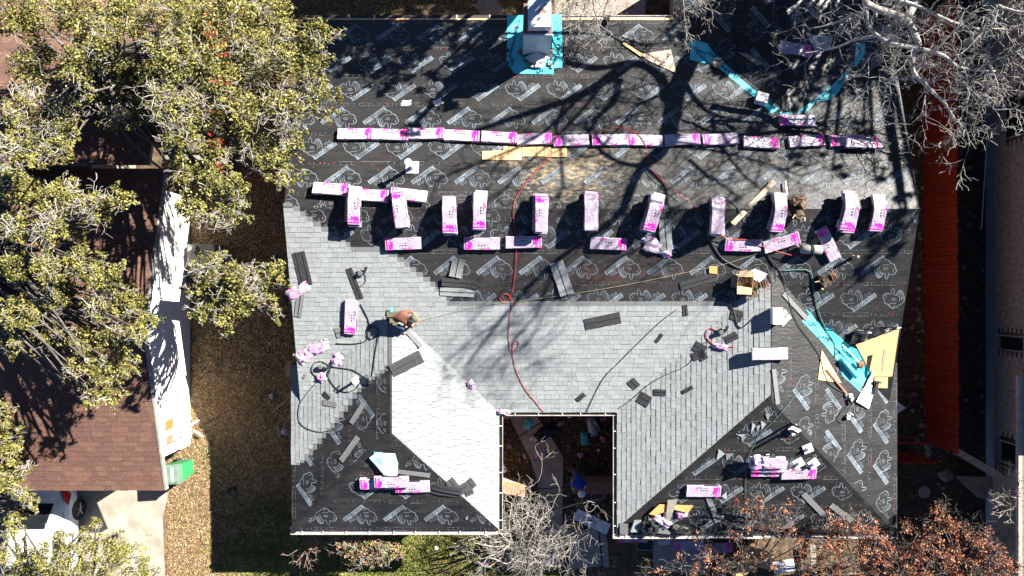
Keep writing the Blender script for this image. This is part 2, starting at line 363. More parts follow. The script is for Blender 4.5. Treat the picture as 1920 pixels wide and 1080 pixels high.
def felt_rows(pl, pts, v0, kinds, skip_below=-9, pitch=1.18, phase=.3, drift=.31, SW=.87):
    q = ccw(pl.poly(pts)); vmax = max(p[1] for p in q); i = 0
    while v0+i*SW < vmax-.02:
        a, c = v0+i*SW, v0+(i+1)*SW+.1
        s = clipv(clipv(q, max(a, 0), True), min(c, vmax), False)
        if len(s) >= 3:
            b = MB(); s = ccw(s)
            b.poly([pl.P(u, v, .008-.004*(v-a)/(c-a)) for u, v in s], 0)
            lo = [p for p in s if abs(p[1]-max(a, 0)) < 1e-6]; us = [p[0] for p in s]
            if len(lo) >= 2:
                e0, e1 = min(p[0] for p in lo), max(p[0] for p in lo)
                b.poly([pl.P(e0, max(a, 0), .008), pl.P(e0, max(a, 0), .001), pl.P(e1, max(a, 0), .001), pl.P(e1, max(a, 0), .008)], 0)
            if a > skip_below:
                n0, n1 = min(us), max(us); x = n0+rnd.uniform(0, .2)
                while x < n1:                                   # printed lap lines, broken and worn
                    l = rnd.uniform(.15, 1.1)
                    for vv, hw in ((a+.018, .006), (a+.115, .004)):
                        if rnd.random() < .75 and inside(s, (x, vv)) and inside(s, (x+l, vv+hw)):
                            b.poly([pl.P(x, vv, .0104), pl.P(x+l, vv, .0104), pl.P(x+l, vv+hw, .0104), pl.P(x, vv+hw, .0104)], 5)
                    x += l+rnd.uniform(.02, .4)
                x = n0
                while x < n1:                                   # cap nails
                    x += rnd.uniform(.10, .2)
                    for vv in (a+.05, a+.09+rnd.uniform(-.02, .03), a+rnd.uniform(.2, .75)):
                        if rnd.random() < (.75 if vv < a+.15 else .35) and inside(s, (x, vv)) and inside(s, (x+.03, vv)):
                            o = rnd.uniform(0, 1); rr = .014
                            b.poly([pl.P(x+rr*math.cos(o+6.283*j/6), vv+rr*math.sin(o+6.283*j/6), .0108) for j in range(6)], 3 if rnd.random() < .11 else 2)
                kd = kinds[i % len(kinds)]; x = math.floor(n0)+(phase+i*drift) % pitch
                while x < n1+.5:
                    emblem(b, pl, q, x, min(a+SW*.56, vmax-.16), kd); x += pitch
            b.build('underlayment_strip', [felt, prt, capw, capr, ink, lapm], house)
        i += 1
S = [s[1] for s in slopes]
felt_rows(PMB, S[1], .05, [0, 1, 1, 0, 1, 0, 0, 0], drift=.47)
felt_rows(PMF, S[0], .203, [0, 1, 0, 0, 1, 0, 1, 1], skip_below=1.3, phase=.1, drift=.42)
felt_rows(PLL, S[2], 0, [0, 0, 1, 0], phase=.15, drift=.5)
felt_rows(PLR, S[3], 0, [0], skip_below=9)
felt_rows(PLF, S[4], 0, [1, 0, 1, 0], phase=.2, drift=.45)
felt_rows(PRL, S[5], 0, [0], skip_below=9)
felt_rows(PRR, S[6], 0, [1, 1, 0, 1, 1, 1], phase=.4, drift=.55)
felt_rows(PRF, S[7], 0, [0, 0, 0, 0, 1], phase=.3, drift=.5)
felt_rows(PBL, S[8], 0, [1, 0, 1, 1], phase=.5)
felt_rows(PBR, S[9], 0, [0, 1, 1, 1], phase=.2)
for x in (MX0, MX1):                                            # felt folded over the two rake edges, and the ridge strip
    b = MB(); s = -1 if x < 0 else 1
    for y0, y1 in ((MY0+.4, MYR), (MYR, MY1)):
        z0, z1 = (roof(x, y)[0]+.010 for y in (y0, y1))
        b.poly([(x-.03*s, y0, z0), (x+.012*s, y0, z0), (x+.012*s, y1, z1), (x-.03*s, y1, z1)]); b.poly([(x+.012*s, y0, z0), (x+.012*s, y0, z0-.12), (x+.012*s, y1, z1-.12), (x+.012*s, y1, z1)])
    b.build('rake_edge', [felt], house)
for A, B_ in (((lxr, LY+lh), (lxr, MY0+lh)), ((rxr, RY+rh), (rxr, MY0+rh)), ((LX0, LY), (lxr, LY+lh)), ((RX1, RY), (rxr, RY+rh)), ((bxr, MY1-(bxr-BX0)), (bxr, BY1))):
    b = MB(); A, B_ = Vector((*A, 0)), Vector((*B_, 0)); t = (B_-A).normalized(); nn = Vector((-t.y, t.x, 0))*.11; n = 10; pv = None
    for i in range(n+1):
        c = A.lerp(B_, i/n); row = []
        for q in (c-nn*(1+.2*rnd.random()), c, c+nn*(1+.2*rnd.random())):
            z = (blocks(q.x, q.y) or (0,))[0]+EZ; row.append(Vector((q.x, q.y, z+.0125)))
        if pv: b.poly([pv[0], pv[1], row[1], row[0]]); b.poly([pv[1], pv[2], row[2], row[1]])
        pv = row
    b.build('ridge_felt', [felt], house)

# shingles, course by course: each strip about a metre long with its tabs
strips = []
EXP = .1357
def interp(tab, x):
    if x <= tab[0][0]: return tab[0][1]
    for (a, p), (c, q) in zip(tab, tab[1:]):
        if x <= c: return p+(q-p)*(x-a)/(c-a)
    return tab[-1][1]
def lay(store, pl, vend, fn, e=EXP, h0=.0185, wmin=.11, wmax=.30, nm=3, head=False, length=1.0, gap=.0028):
    kk = 0; v = 0.
    while v < vend-.02:
        v1 = min(v+e, vend+.02)
        for a0, b0, a1, b1 in fn(v, v1):
            lo, hi = min(a0, a1), max(b0, b1)
            if hi-lo < .03: continue
            x = math.floor(lo)+((kk*.385) % 1)-1
            while x < hi:
                x2 = x+length; mb = MB(); t = x
                while t < x2-1e-6:
                    t2 = min(x2, t+rnd.uniform(wmin, wmax));
                    if x2-t2 < .06: t2 = x2
                    pa, pb, pc, pd = (min(max(t+gap, a0), b0), min(max(t2-gap, a0), b0), min(max(t2-gap, a1), b1), min(max(t+gap, a1), b1))
                    if max(pb-pa, pc-pd) > .012:
                        d = rnd.choice((0, 0, .0035, .006)); dv = rnd.uniform(-.004, .004)
                        q = [pl.P(pa, v-.012+dv, h0+d), pl.P(pb, v-.012+dv, h0+d+rnd.uniform(0, .003)), pl.P(pc, v1, h0-.006+d*.4), pl.P(pd, v1, h0-.006+d*.4)]
                        f = [pl.P(pa, v-.012+dv, .006), pl.P(pb, v-.012+dv, .006)]; mi = rnd.randrange(nm)
                        b_ = len(mb.v); g = [pl.P(pd, v1, .006), pl.P(pc, v1, .006)]
                        mb.mesh(q+f+g, [(0, 1, 2, 3), (4, 5, 1, 0), (4, 0, 3, 6), (5, 7, 2, 1)], mi)
                    t = t2
                if head:
                    a, c = max(x+.003, min(a0, a1)), min(x2-.003, max(b0, b1))
                    if c-a > .02: mb.mesh([pl.P(a, v1-.01, .0122), pl.P(c, v1-.01, .0122), pl.P(c, v1+.135, .0122), pl.P(a, v1+.135, .0122)], [(0, 1, 2, 3)], nm)
                if mb.f:
                    cx = Vector(mb.v[0]); store.append((len(mb.f)/(CZ-cx.z)**2, mb))
                x = x2
        kk += 1; v += e
def XY(px, py): p = rp(px, py); return p.x, p.y
stair = sorted((XY(px, py)[1], XY(px, py)[0]) for px, py in [(545, 391), (562, 400), (588, 421), (617, 439), (648, 458), (660, 470), (734, 478), (756, 494), (778, 513), (806, 532), (838, 562)])
ytop = XY(1000, 573)[1]
def fMF(v0, v1):
    y0, y1 = MY0+v0, MY0+v1; r = []
    if y1 < -.55:
        if y1 > -3.3: r.append((MX0-.02, y0-2.825, MX0-.02, y1-2.825))
        r.append((-4.015-y0, y0+6.715, -4.015-y1, y1+6.715))
    elif y0 < ytop-.07: r.append((MX0-.02, y0+6.715, MX0-.02, y1+6.715))
    elif y1 < MYR+.03:
        x = interp(stair, (y0+y1)/2); r.append((MX0-.02, x, MX0-.02, x))
    return r
lay(strips, PMF, MYR-MY0, fMF, head=True)
st2 = sorted(XY(*p) for p in [(549, 872), (566, 864), (600, 820), (622, 795), (645, 765), (665, 735), (690, 712), (722, 690), (731, 655)])
def fLL(v0, v1):
    x0, x1 = LX0+v0, LX0+v1; xs = (x0+x1)/2; yb = -interp(st2, xs)
    if x1 < MX0: return [(2.25, yb, 2.25, yb)]
    return [(-min(x0+2.825, -.6), yb, -min(x1+2.825, -.6), yb)]
lay(strips, PLL, lh-.10, fLL, head=True)
def fLR(v0, v1):
    x0, x1 = LX1-v0, LX1-v1; return [(-7.46-x0, -4.015-x0, -7.46-x1, -4.015-x1)]
lay(strips, PLR, lh-.06, fLR, wmin=.14, wmax=.34, gap=.005)
def fRL(v0, v1):
    x0, x1 = RX0+v0, RX0+v1; return [(-(x0-6.715), -(x0-10.32+.2), -(x1-6.715), -(x1-10.32+.2))]
lay(strips, PRL, rh-.04, fRL)
strips.sort(key=lambda s: -s[0])
shm = [*shl, shg]
for _, mb in strips[:298]: mb.build('shingle', shm, house)
b = MB()
for _, mb in strips[298:]:
    o = len(b.v); b.v += mb.v; b.f += [tuple(i+o for i in f) for f in mb.f]; b.m += mb.m
tag(b.build('shingle_field', shm, house), kind='stuff')

# walls under the eaves
wallm = M('house_wall_brick', (.22, .13, .10), (.34, .22, .17), rough=.9, scale=12, stretch=(1, 1, 4))
def wallbox(x0, x1, y0, y1, gable=None):
    b = MB(); b.prism([(x0, y0, EZ-.06), (x1, y0, EZ-.06), (x1, y1, EZ-.06), (x0, y1, EZ-.06)], (0, 0, -(EZ-.06)))
    b.build('wall', wallm, house)
wallbox(MX0+.35, MX1-.35, MY0+.5, MY1-.5); wallbox(LX0+.5, LX1-.5, LY+.5, MY0+.5); wallbox(RX0+.5, RX1-.5, RY+.5, MY0+.5); wallbox(BX0+.5, BX1-.5, MY1-.5, BY1-.4)
for x in (MX0+.35, MX1-.35):
    b = MB(); s = .05; b.prism([(x-s, MY0+.5, EZ-.06), (x-s, MY1-.5, EZ-.06), (x-s, MYR, EZ+1.40)], (2*s, 0, 0)); b.build('gable_wall', wallm, house)
# fascia, gutters with hangers
def gutter(p0, p1, out, lip=.022, wd=.125, bright=False, hang=True):
    p0, p1, out = Vector((*p0, EZ-.02)), Vector((*p1, EZ-.02)), Vector((*out, 0)); t = (p1-p0).normalized(); z = Vector((0, 0, 1)); b = MB()
    def bar(o0, o1, z0, z1, mi):
        q = [p0+out*o0+z*z1, p1+out*o0+z*z1, p1+out*o1+z*z1, p0+out*o1+z*z1]
        if (q[1]-q[0]).cross(q[2]-q[0]).z < 0: q.reverse()
        b.prism(q, (0, 0, z0-z1), mi)
    bar(0, .006, -.10, -.005, 0); bar(.006, wd-lip, -.10, -.092 if not bright else -.03, 0 if bright else 1); bar(wd-lip, wd, -.10, .0, 0)
    g = b.build('gutter', [gutm, gutin], house); L = (p1-p0).length; n = int(L/.66)
    if hang:
        me = MB(); me.box((0, 0, 0), (.018, wd, .01)); me = me.me('gutter_hanger', whitem)
        for i in range(n):
            o = link('gutter_hanger', me, g); o.location = p0+t*(i+.5+rnd.uniform(-.2, .2))*L/n+out*wd/2+z*.006
            o.rotation_euler.z = math.atan2(t.y, t.x)
gutter((LX1, MY0), (RX0, MY0), (0, -1)); gutter((LX1, LY), (LX1, MY0-.13), (1, 0), lip=.02); gutter((RX0, RY), (RX0, MY0-.13), (-1, 0), lip=.018)
gutter((LX0-.05, LY), (LX1-.02, LY), (0, -1), bright=True); gutter((RX0-.13, RY), (RX1+.05, RY), (0, -1), bright=True)
gutter((.95+.3, MY1), (BX0+.1, MY1), (0, 1), bright=True, wd=.10, hang=False)
b = MB(); b.box((.5*(MX0+.1), MY1+.05, EZ-.06), (-MX0-.1, .10, .10)); b.build('fascia', [M('fascia_dark', (.05, .04, .04), rough=.7)], house)
me = MB(); me.box((0, 0, 0), (.03, .10, .01)); me = me.me('gutter_hanger', whitem)
for px in (655, 702, 800, 857, 918): o = link('gutter_hanger', me, house); p = rp(px, 36); o.location = (p.x, MY1+.05, EZ)

# cyan self-adhered membrane in the valleys and round the chimney
def membrane(pxs, texts, n=3, h=.014, lift=None):
    b = MB(); drape(b, pxs, h, n, 0, thick=.008, lift=lift)
    for body, px, py, ang, size, box in texts:
        m = fr(px, py, ang, h+.004); vs, fs = text_mesh(body, size*1.15, bold=.035)
        b.mesh([m @ p for p in vs], fs, 1)
        if box:
            w_ = max(p.x for p in vs)+.035; h_ = size*.5+.02
            for x0, x1, y0, y1 in ((-w_, w_, h_, h_+.008), (-w_, w_, -h_-.008, -h_), (-w_-.008, -w_, -h_, h_), (w_, w_+.008, -h_, h_)):
                b.poly([m @ Vector(p) for p in ((x0, y0, 0), (x1, y0, 0), (x1, y1, 0), (x0, y1, 0))], 1)
    return b.build('membrane_strip', [cyan, cyand], house)
wob = lambda x, y: .012*noise.noise((x*3, y*3, 1))+.006*noise.noise((x*9, y*9, 4))
membrane([(951, 29), (986, 29), (984, 132), (963, 135), (950, 118)], [('StormGuard', 960, 88, 75, .12, 0), ('GAF', 960, 116, 80, .14, 1), ('GAF', 974, 36, 75, .12, 1), ('Guard', 966, 60, 68, .12, 0)], lift=wob)
membrane([(984, 112), (1038, 112), (1038, 139), (962, 138), (966, 133)], [('GAF', 1012, 134, 20, .12, 1), ('Guard', 980, 131, 25, .12, 0)], h=.018, lift=wob)
membrane([(1035, 27), (1053, 27), (1055, 120), (1053, 127), (1036, 128)], [('StormGuard', 1043, 104, 72, .12, 0), ('Guard', 1043, 65, -70, .12, 0), ('GAF', 1044, 40, 65, .1, 0)], lift=wob)
membrane([(1284, 88), (1298, 72), (1326, 82), (1340, 102), (1400, 158), (1460, 204), (1448, 213), (1392, 164), (1340, 122), (1318, 118), (1293, 112), (1295, 90)],
         [('Guard', 1312, 95, -35, .13, 0), ('StormGuard', 1318, 108, -50, .10, 0), ('GAF', 1335, 103, -40, .13, 1), ('GAF', 1380, 140, 140, .13, 1), ('Guard', 1360, 128, -42, .12, 0), ('GAF', 1432, 186, 168, .13, 1), ('Guard', 1445, 196, 135, .13, 0)])
membrane([(1467, 199), (1486, 212), (1478, 216), (1462, 214)], [])
membrane([(1494, 215), (1500, 206), (1530, 184), (1560, 160), (1592, 126), (1592, 138), (1570, 176), (1550, 190), (1530, 190), (1514, 208)], [('GAF', 1552, 174, 35, .13, 1), ('GAF', 1532, 188, 42, .12, 1), ('Guard', 1508, 206, 40, .11, 0), ('Guard', 1578, 150, 50, .12, 0)])
membrane([(1605, 82), (1622, 82), (1620, 104), (1604, 126), (1601, 118)], [('GAF', 1612, 95, 80, .1, 0)])
membrane([(1509, 577), (1522, 588), (1530, 602), (1560, 620), (1598, 652), (1612, 656), (1634, 690), (1632, 700), (1617, 722), (1610, 732), (1580, 705), (1570, 676), (1540, 640), (1503, 602), (1518, 590)],
         [('GAF', 1524, 608, 0, .15, 1), ('Guard', 1545, 611, -8, .15, 0), ('StormGuard', 1550, 618, -8, .08, 0), ('Guard', 1546, 634, 170, .14, 0), ('GAF', 1560, 637, 172, .15, 1), ('Storm', 1588, 660, -20, .13, 0), ('Guard', 1594, 667, -22, .13, 0), ('GAF', 1570, 662, 10, .12, 0)], n=4)
membrane([(731, 577), (736, 577), (737, 604), (732, 606)], [], n=1, h=.02)

# chimney with its metal front, cap and torn cricket
b = MB(); x0, x1, y0, y1 = .31, 1.06, 6.72, 7.5
b.prism([(x0, y0, 4.72), (x1, y0, 4.72), (x1, y1, 4.72), (x0, y1, 4.72)], (0, 0, -2.3)); ch = b.build('chimney', [M('chimney_brick', (.12, .07, .06), (.2, .12, .1), scale=14, rough=.9)], house)
b = MB(); b.box((.71, 7.11, 4.90), (.58, .70, .30)); b.box((.71, 7.11, 5.056), (.60, .72, .012)); cp = b.build('chimney_cap', [rust], ch)
mix_in(rust, (.30, .13, .05), (.80, 7.18), .13, .16, scale=9, lo=.42, hi=.62)
b = MB(); b.box((.685, 6.69, 3.95), (.77, .04, 1.5)); b.box((.685, 6.668, 4.62), (.70, .006, .10)); b.build('front_panel', [alu], ch)
b = MB()
for i in range(26):
    f = fr(rnd.uniform(975, 1036), rnd.uniform(96, 128), rnd.uniform(0, 90), .03); s = rnd.uniform(.03, .09)
    b.box((0, 0, s*.3), (s*1.5, s, s*.7), rnd.choice((0, 0, 1)), f)
tag(b.build('mortar_rubble', [mortar, brickt], ch), kind='stuff')
b = MB()
A = [rp(984, 108, .06), rp(1005, 96, .42), rp(1034, 108, .06), rp(1006, 127, .05)]
b.mesh(A+[rp(1003, 124, .03)], [(0, 3, 1), (1, 3, 2)]); b.build('chimney_cricket', [alu], ch)
b = MB(); n = 7
for i in range(n):
    for j in range(n):
        def q(a, c): p = rp(1003+18*a/n, 104+22*c/n, .10); return p+Vector((0, 0, .05*noise.noise((a*.9, c*.9, 2))+.10*(1-c/n)))
        b.poly([q(i, j+1), q(i+1, j+1), q(i+1, j), q(i, j)])
b.build('foil_flashing', [foil], ch)

# vents through the roof
def pipe_vent(px, py, hgt, r, base, m, mb_, ang=0, cap=False, name='vent_pipe'):
    f = fr(px, py, ang, .02); up = f.to_3x3().inverted() @ Vector((0, 0, 1)); b = MB()
    if base: b.box((0, 0, .006), (base, base, .012), 1)
    b.tube([up*0, up*.06], [r*1.6, r*1.05], 12, 1, False); n = 12
    b.tube([up*0, up*hgt, up*(hgt+.001), up*(hgt-.08)], [r, r, r*.82, r*.82], n, 0, cap)
    if cap: b.tube([up*hgt, up*(hgt+.03), up*(hgt+.05)], [r*1.9, r*1.9, r*1.2], 14, 0)
    return b.build(name, [m, mb_], house, mat=f)
pipe_vent(773, 314, .72, .055, .36, white, alu, 0, True, 'roof_vent')
pipe_vent(1600, 482, .28, .035, 0, greyp, plyo)
pipe_vent(667, 714, .27, .04, .22, white, white, 40)
# ---------------------------------------------------------------- wrapped shingle bundles
BL, BW, BH = .975, .335, .095
def bundle_meshes(bend, seed, plan=0.):
    r = random.Random(seed); nx, sec = 12, []
    prof = [(-.5, 0), (-.5, .35), (-.5, .75), (-.485, .93), (-.46, 1), (-.3, 1), (-.15, 1), (0, 1), (.15, 1), (.3, 1), (.46, 1), (.485, .93), (.5, .75), (.5, .35), (.5, 0)]
    b = MB(); npf = len(prof); off = r.uniform(0, 50)
    def W(x, y, z): return Vector((x, y+plan*(x*x*4-.4), z+bend(x)))
    for i in range(nx+1):
        x = -BL/2+BL*i/nx
        for (py, pz) in prof:
            k = noise.noise((x*7+off, py*6, pz*3)); wv = BW*(1+.012*noise.noise((x*5+off, 3, pz)))
            b.v.append(tuple(W(x+.008*noise.noise((off, py*5, x*3)), py*wv+.004*k, pz*BH+.006*k*(pz > .5))))
    for i in range(nx):
        for j in range(npf):
            j2 = (j+1) % npf; b.f.append((i*npf+j, i*npf+j2, (i+1)*npf+j2, (i+1)*npf+j)); b.m.append(0)
    b.f.append(tuple(range(npf))); b.m.append(0); b.f.append(tuple(reversed(range(nx*npf, nx*npf+npf)))); b.m.append(0)
    wrapper = b.me('wrapper', [wrap])
    p = MB(); HZ = BH+.0075
    def rect(x0, x1, y0, y1, mi, z=0):
        n = max(1, int((x1-x0)/.06))
        for i in range(n):
            a, c = x0+(x1-x0)*i/n, x0+(x1-x0)*(i+1)/n
            p.poly([W(a, y0, HZ+z), W(c, y0, HZ+z), W(c, y1, HZ+z), W(a, y1, HZ+z)], mi)
    rect(.34, .455, -.158, .02, 0); rect(.34, .455, .028, .158, 0); rect(.27, .335, -.06, .06, 0); rect(.29, .335, .065, .13, 0); rect(.27, .30, -.04, .02, 1); rect(.255, .352, .132, .150, 1); rect(.32, .352, -.14, -.07, 1)
    rect(.225, .25, -.10, -.075, 2)
    for i in range(3): p.poly([W(-.07+.075*i+0.021*math.cos(6.283*j/8), .045+0.021*math.sin(6.283*j/8), HZ) for j in range(8)], 2)
    rect(-.215, -.16, .095, .145, 0); rect(-.19, -.06, .146, .163, 0)
    rect(-.30, -.22, -.155, -.147, 2); rect(-.10, .12, -.02, -.014, 3); rect(-.10, .15, -.045, -.039, 3)
    for body, s, x, y, mi, rt in (('Timberline', .058, -.02, .12, 2, 0), ('GAF', .022, -.185, .12, 4, 0), ('HDZ', .075, .40, -.07, 4, 1), ('LayerLock', .028, .405, .09, 4, 1)):
        vs, fs = text_mesh(body, s)
        if rt: vs = [Vector((-q.y, q.x, 0)) for q in vs]
        p.mesh([W(x+q.x, y+q.y, HZ+.001) for q in vs], fs, mi)
    pm = p.me('printed_panel', [pink, pinkl, dots, M('bundle_grey_print', (.4, .36, .42)), white] if not hasattr(bundle_meshes, 'mats') else bundle_meshes.mats)
    if not hasattr(bundle_meshes, 'mats'): bundle_meshes.mats = list(pm.materials)
    e = MB(); n = 8; x0, x1 = (-.22, .28)
    for (ya, yb, xa, xb) in ((-.176, -.160, x0, x1), (.158, .171, .02, .42)):
        for i in range(n):
            a, c = xa+(xb-xa)*i/n, xa+(xb-xa)*(i+1)/n
            for z0, z1 in ((.012, .082),):
                q = [W(a, ya, z1), W(c, ya, z1), W(c, yb, z1), W(a, yb, z1)]; e.prism(q, (0, 0, z0-z1), 0)
    return wrapper, pm, e.me('exposed_shingles', [shd])
sab = lambda x: math.sqrt(x*x+.004)-.063
KINDS = {'flat': bundle_meshes(lambda x: 0, 1), 'flat2': bundle_meshes(lambda x: -.012*(4*x*x), 2), 'sag': bundle_meshes(lambda x: .02*4*x*x, 5),
         'ridge': bundle_meshes(lambda x: -sab(x-.10)*.25, 3), 'ridgen': bundle_meshes(lambda x: -sab(x+.10)*.25, 4),
         'curve': bundle_meshes(lambda x: -sab(x-.10)*.25, 6, .035), 'curven': bundle_meshes(lambda x: -sab(x+.12)*.25, 8, -.03), 'bow': bundle_meshes(lambda x: -.02*4*x*x, 9, .03)}
def bundle(label, mat, kind='flat', group=None, prints=True):
    t = thing('shingle_bundle', label, 'shingle bundle', mat, group); w_, p_, e_ = KINDS[kind]
    link('wrapper', w_, t)
    if prints: tag(link('printed_panel', p_, t), kind='stuff')
    tag(link('exposed_shingles', e_, t), kind='stuff')
    return t
ORD = 'first second third fourth fifth sixth seventh eighth ninth tenth eleventh twelfth thirteenth fourteenth fifteenth'.split()
row = [(667, 255, 0), (732.5, 256, 0), (801, 254, 1), (867, 257, -3), (935, 259, -5), (1003, 262.5, 1), (1071, 264, 181), (1143, 265, 180), (1209, 265, 179), (1278, 264, 1), (1350, 262, 182), (1425, 271, -5), (1511, 268, 2), (1587, 266, 181)]
for i, (px, py, a) in enumerate(row):
    bundle('pink printed shingle bundle, %s from the left in the long upper row' % ORD[i], fr(px+rnd.uniform(-1, 1), py+rnd.uniform(-1.5, 1.5), a+rnd.uniform(-2.2, 2.2), .022), rnd.choice(('flat', 'flat2', 'sag')), 'bundles in the long row on the upper slope')
bundle('pink printed bundle lapped over the right end of the long upper row', fr(1616, 269, -1, .115), 'flat', 'bundles in the long row on the upper slope')
bundle('single bowed shingle bundle high up near the bare tree on the rear gable', fr(1490, 93, -3, .022), 'bow')
bundle('single shingle bundle lying just below the point of the cyan valley strips', fr(1493, 228, 179, .022), 'flat')
# stacks bent over the ridge
stacks = [(664, 386, -93, 4, 'ridgen'), (749, 392, 96, 4, 'ridge'), (841, 402, -90, 4, 'ridgen'), (899, 395, -91, 4, 'ridgen'), (1015, 400, 90, 4, 'ridge'), (1107, 397, 91, 4, 'ridge'),
          (1225, 399, -103, 4, 'ridgen'), (1345, 404, 90, 5, 'ridge'), (1461, 400, -94, 4, 'curven'), (1592, 397, -97, 4, 'curven'), (1646, 399, -93, 2, 'curven')]
zr = EZ+(MYR-MY0)*T
for i, (px, py, a, n, kd) in enumerate(stacks):
    for j in range(n):
        top = j == n-1; h = .022+.1*j
        p = flat(px, py, zr+h); f = Matrix.Rotation(R(a+(0 if top else rnd.uniform(-4, 4))), 4, 'Z')
        f.translation = p+Vector(((0, 0, 0) if top else (rnd.uniform(-.07, .05), rnd.uniform(-.08, .08), 0)))
        c = math.copysign(1, math.sin(R(a))); y_off = MYR-f.translation.y
        f.translation.z = zr+h-(sab(y_off)*.31*0)
        nm = ('topmost' if top else 'lowest' if j == 0 else 'next above the lowest' if j == 1 else 'just under the topmost' if j == n-2 else 'in the middle')
        bundle('shingle bundle %s of the %s stack from the left straddling the ridge' % (nm, ORD[i]), f, kd, 'bundles stacked over the ridge', prints=not (top and i in (5, 7)))
# single bundles on the lower slope and the front wings
for px, py, a, h, kd, lab in [
    (622, 356, -4, .12, 'flat', 'plain white shingle bundle lying lengthwise left of the first ridge stack'),
    (695, 368, -3, .12, 'flat', 'pink ended shingle bundle poking out right of the first ridge stack'),
    (767, 367, -187, .12, 'flat', 'shingle bundle lying crosswise behind the second ridge stack'),
    (757, 456, 182, .022, 'flat', 'leftmost single bundle lying below the ridge stacks, pink end left'),
    (904, 456, 180, .022, 'flat', 'single bundle below the fourth ridge stack, pink end left'),
    (982, 453, 2, .022, 'flat', 'single bundle crossed by the red hose below the fifth ridge stack'),
    (1140, 456, -2, .022, 'flat', 'single bundle below the sixth ridge stack with a branch shadow on it'),
    (1392, 459, 179, .022, 'flat2', 'bundle crossed by a red hose below the eighth ridge stack'),
    (1464, 454, 19, .04, 'flat', 'tilted bundle touching the foot of the ninth ridge stack'),
    (1551, 457, 119, .03, 'flat2', 'steeply angled bundle standing apart by the grey air tank'),
    (658, 594, -95, .026, 'flat2', 'lone bundle lying on the pale shingles of the left slope'),
    (708, 905, 180, .022, 'flat', 'lower left bundle of the three on the left front wing'),
    (774, 911, 181, .022, 'flat2', 'half covered bundle under the charcoal strips on the left front wing'),
    (735, 902, 180, .12, 'flat', 'upper bundle of the three on the left front wing'),
    (1318, 919, 0, .022, 'flat', 'single bundle on the right front wing beside the shingle edge')]:
    bundle(lab, fr(px, py, a, h), kd, 'single bundles on the lower slopes')
for j, (px, py, a, kd, lab) in enumerate([
    (1440, 881, 180, 'flat', 'lowest bundle of the pile on the right front wing'), (1496, 886, 2, 'flat', 'right hand bundle of the pile on the right front wing, pink end right'),
    (1441, 873, 179, 'flat', 'middle bundle of the pile on the right front wing'), (1438, 866, 180, 'flat2', 'topmost bundle of the pile on the right front wing, pink end left')]):
    bundle(lab, fr(px, py, a, (.022, .06, .12, .22)[j]), kd, 'bundles piled on the right front wing')
f = Matrix.Rotation(R(181), 4, 'Z'); f.translation = flat(1442, 663, EZ+rh*T+.04)
bundle('plain wrapped bundle lying alone across the right wing ridge', f, 'flat2', 'single bundles on the lower slopes', prints=False)
for px, py, a, z, lab in [(1290, 1021, 180, .05, 'shaded pink ended bundle on the ground below the right gutter'), (1186, 1006, 180, .05, 'bundle on the ground half hidden under the right gutter corner'), (1345, 1026, 5, .05, 'shaded bundle under the red leaved branches by the gutter')]:
    f = Matrix.Rotation(R(a), 4, 'Z'); f.translation = flat(px, py, z); bundle(lab, f, 'flat', 'bundles on the ground')

# ---------------------------------------------------------------- loose shingles: a slab, its seal line, its cut tabs
def loose(label, px, py, ln, wd, ang, m=shd, h=.036, curl=0., line=True, twist=0, group=None, cat='loose shingle', z=None, name='loose_shingle'):
    f = fr(px, py, ang, h, z); b = MB(); n = 6; a = ln/67/2; c = wd/67/2
    def W(x, y, z=0): t = x/a; return Vector((x, y+twist*t*t, z+curl*t*t))
    for i in range(n):
        x0, x1 = -a+2*a*i/n, -a+2*a*(i+1)/n
        e0 = c*(1+.03*((i*7) % 3-1)); b.prism([W(x0, -e0), W(x1, -e0), W(x1, c), W(x0, c)], (0, 0, -.006))
    o = tag(b.build(name, m, None, mat=f), label, cat, group)
    if line:
        b = MB()
        for i in range(n):
            x0, x1 = -a*.99+1.98*a*i/n, -a*.99+1.98*a*(i+1)/n; b.poly([W(x0, -.012, .003), W(x1, -.012, .003), W(x1, .012, .003), W(x0, .012, .003)])
        b.build('seal_strip', shdl, o)
    return o
G = 'loose shingle pieces on the roof'
for a in [
    ('long charcoal shingle by the left rake edge under the oak twig', 572, 503, 64, 13, -81), ('second charcoal shingle against the left rake edge', 560, 504, 60, 11, -82),
    ('grey shingle lying below the pink wrapper at the left edge', 561, 573, 46, 14, 79, shg), ('long charcoal starter strip beside the nail gun on the left slope', 665, 532, 62, 12, -73),
    ('charcoal shingle with a white mark lying beside the left ridge', 762, 682, 63, 25, 25), ('charcoal shingle lying alone on the middle pale slope', 1130, 602, 68, 22, 13),
    ('small dark piece near the top edge of the middle pale slope', 1285, 582, 21, 9, -83), ('square dark piece under the black hose near the ridge box', 1381, 591, 21, 20, -12),
    ('square dark piece beside the red hose coil', 1371, 633, 24, 15, 28), ('upper piece of the three dark cuts along the hose', 1312, 653, 22, 19, -28), ('middle piece of the three dark cuts along the hose', 1309, 666, 22, 16, 25), ('lower piece of the three dark cuts along the hose', 1318, 668, 15, 15, -60),
    ('dark square cut left of the hose in the valley', 1188, 720, 21, 17, -48), ('largest dark square cut by the right valley', 1208, 749, 23, 22, -28), ('dark rectangle cut on the right wing near the valley', 1237, 736, 22, 12, -2),
    ('narrow tilted dark cut on the right wing', 1289, 731, 22, 8, 30), ('dark cut near the courtyard gutter on the middle slope', 1089, 745, 20, 10, 46),
    ('bent charcoal strip on the pale middle slope', 1236, 634, 19, 7, 58)]:
    loose(*a, group=G)
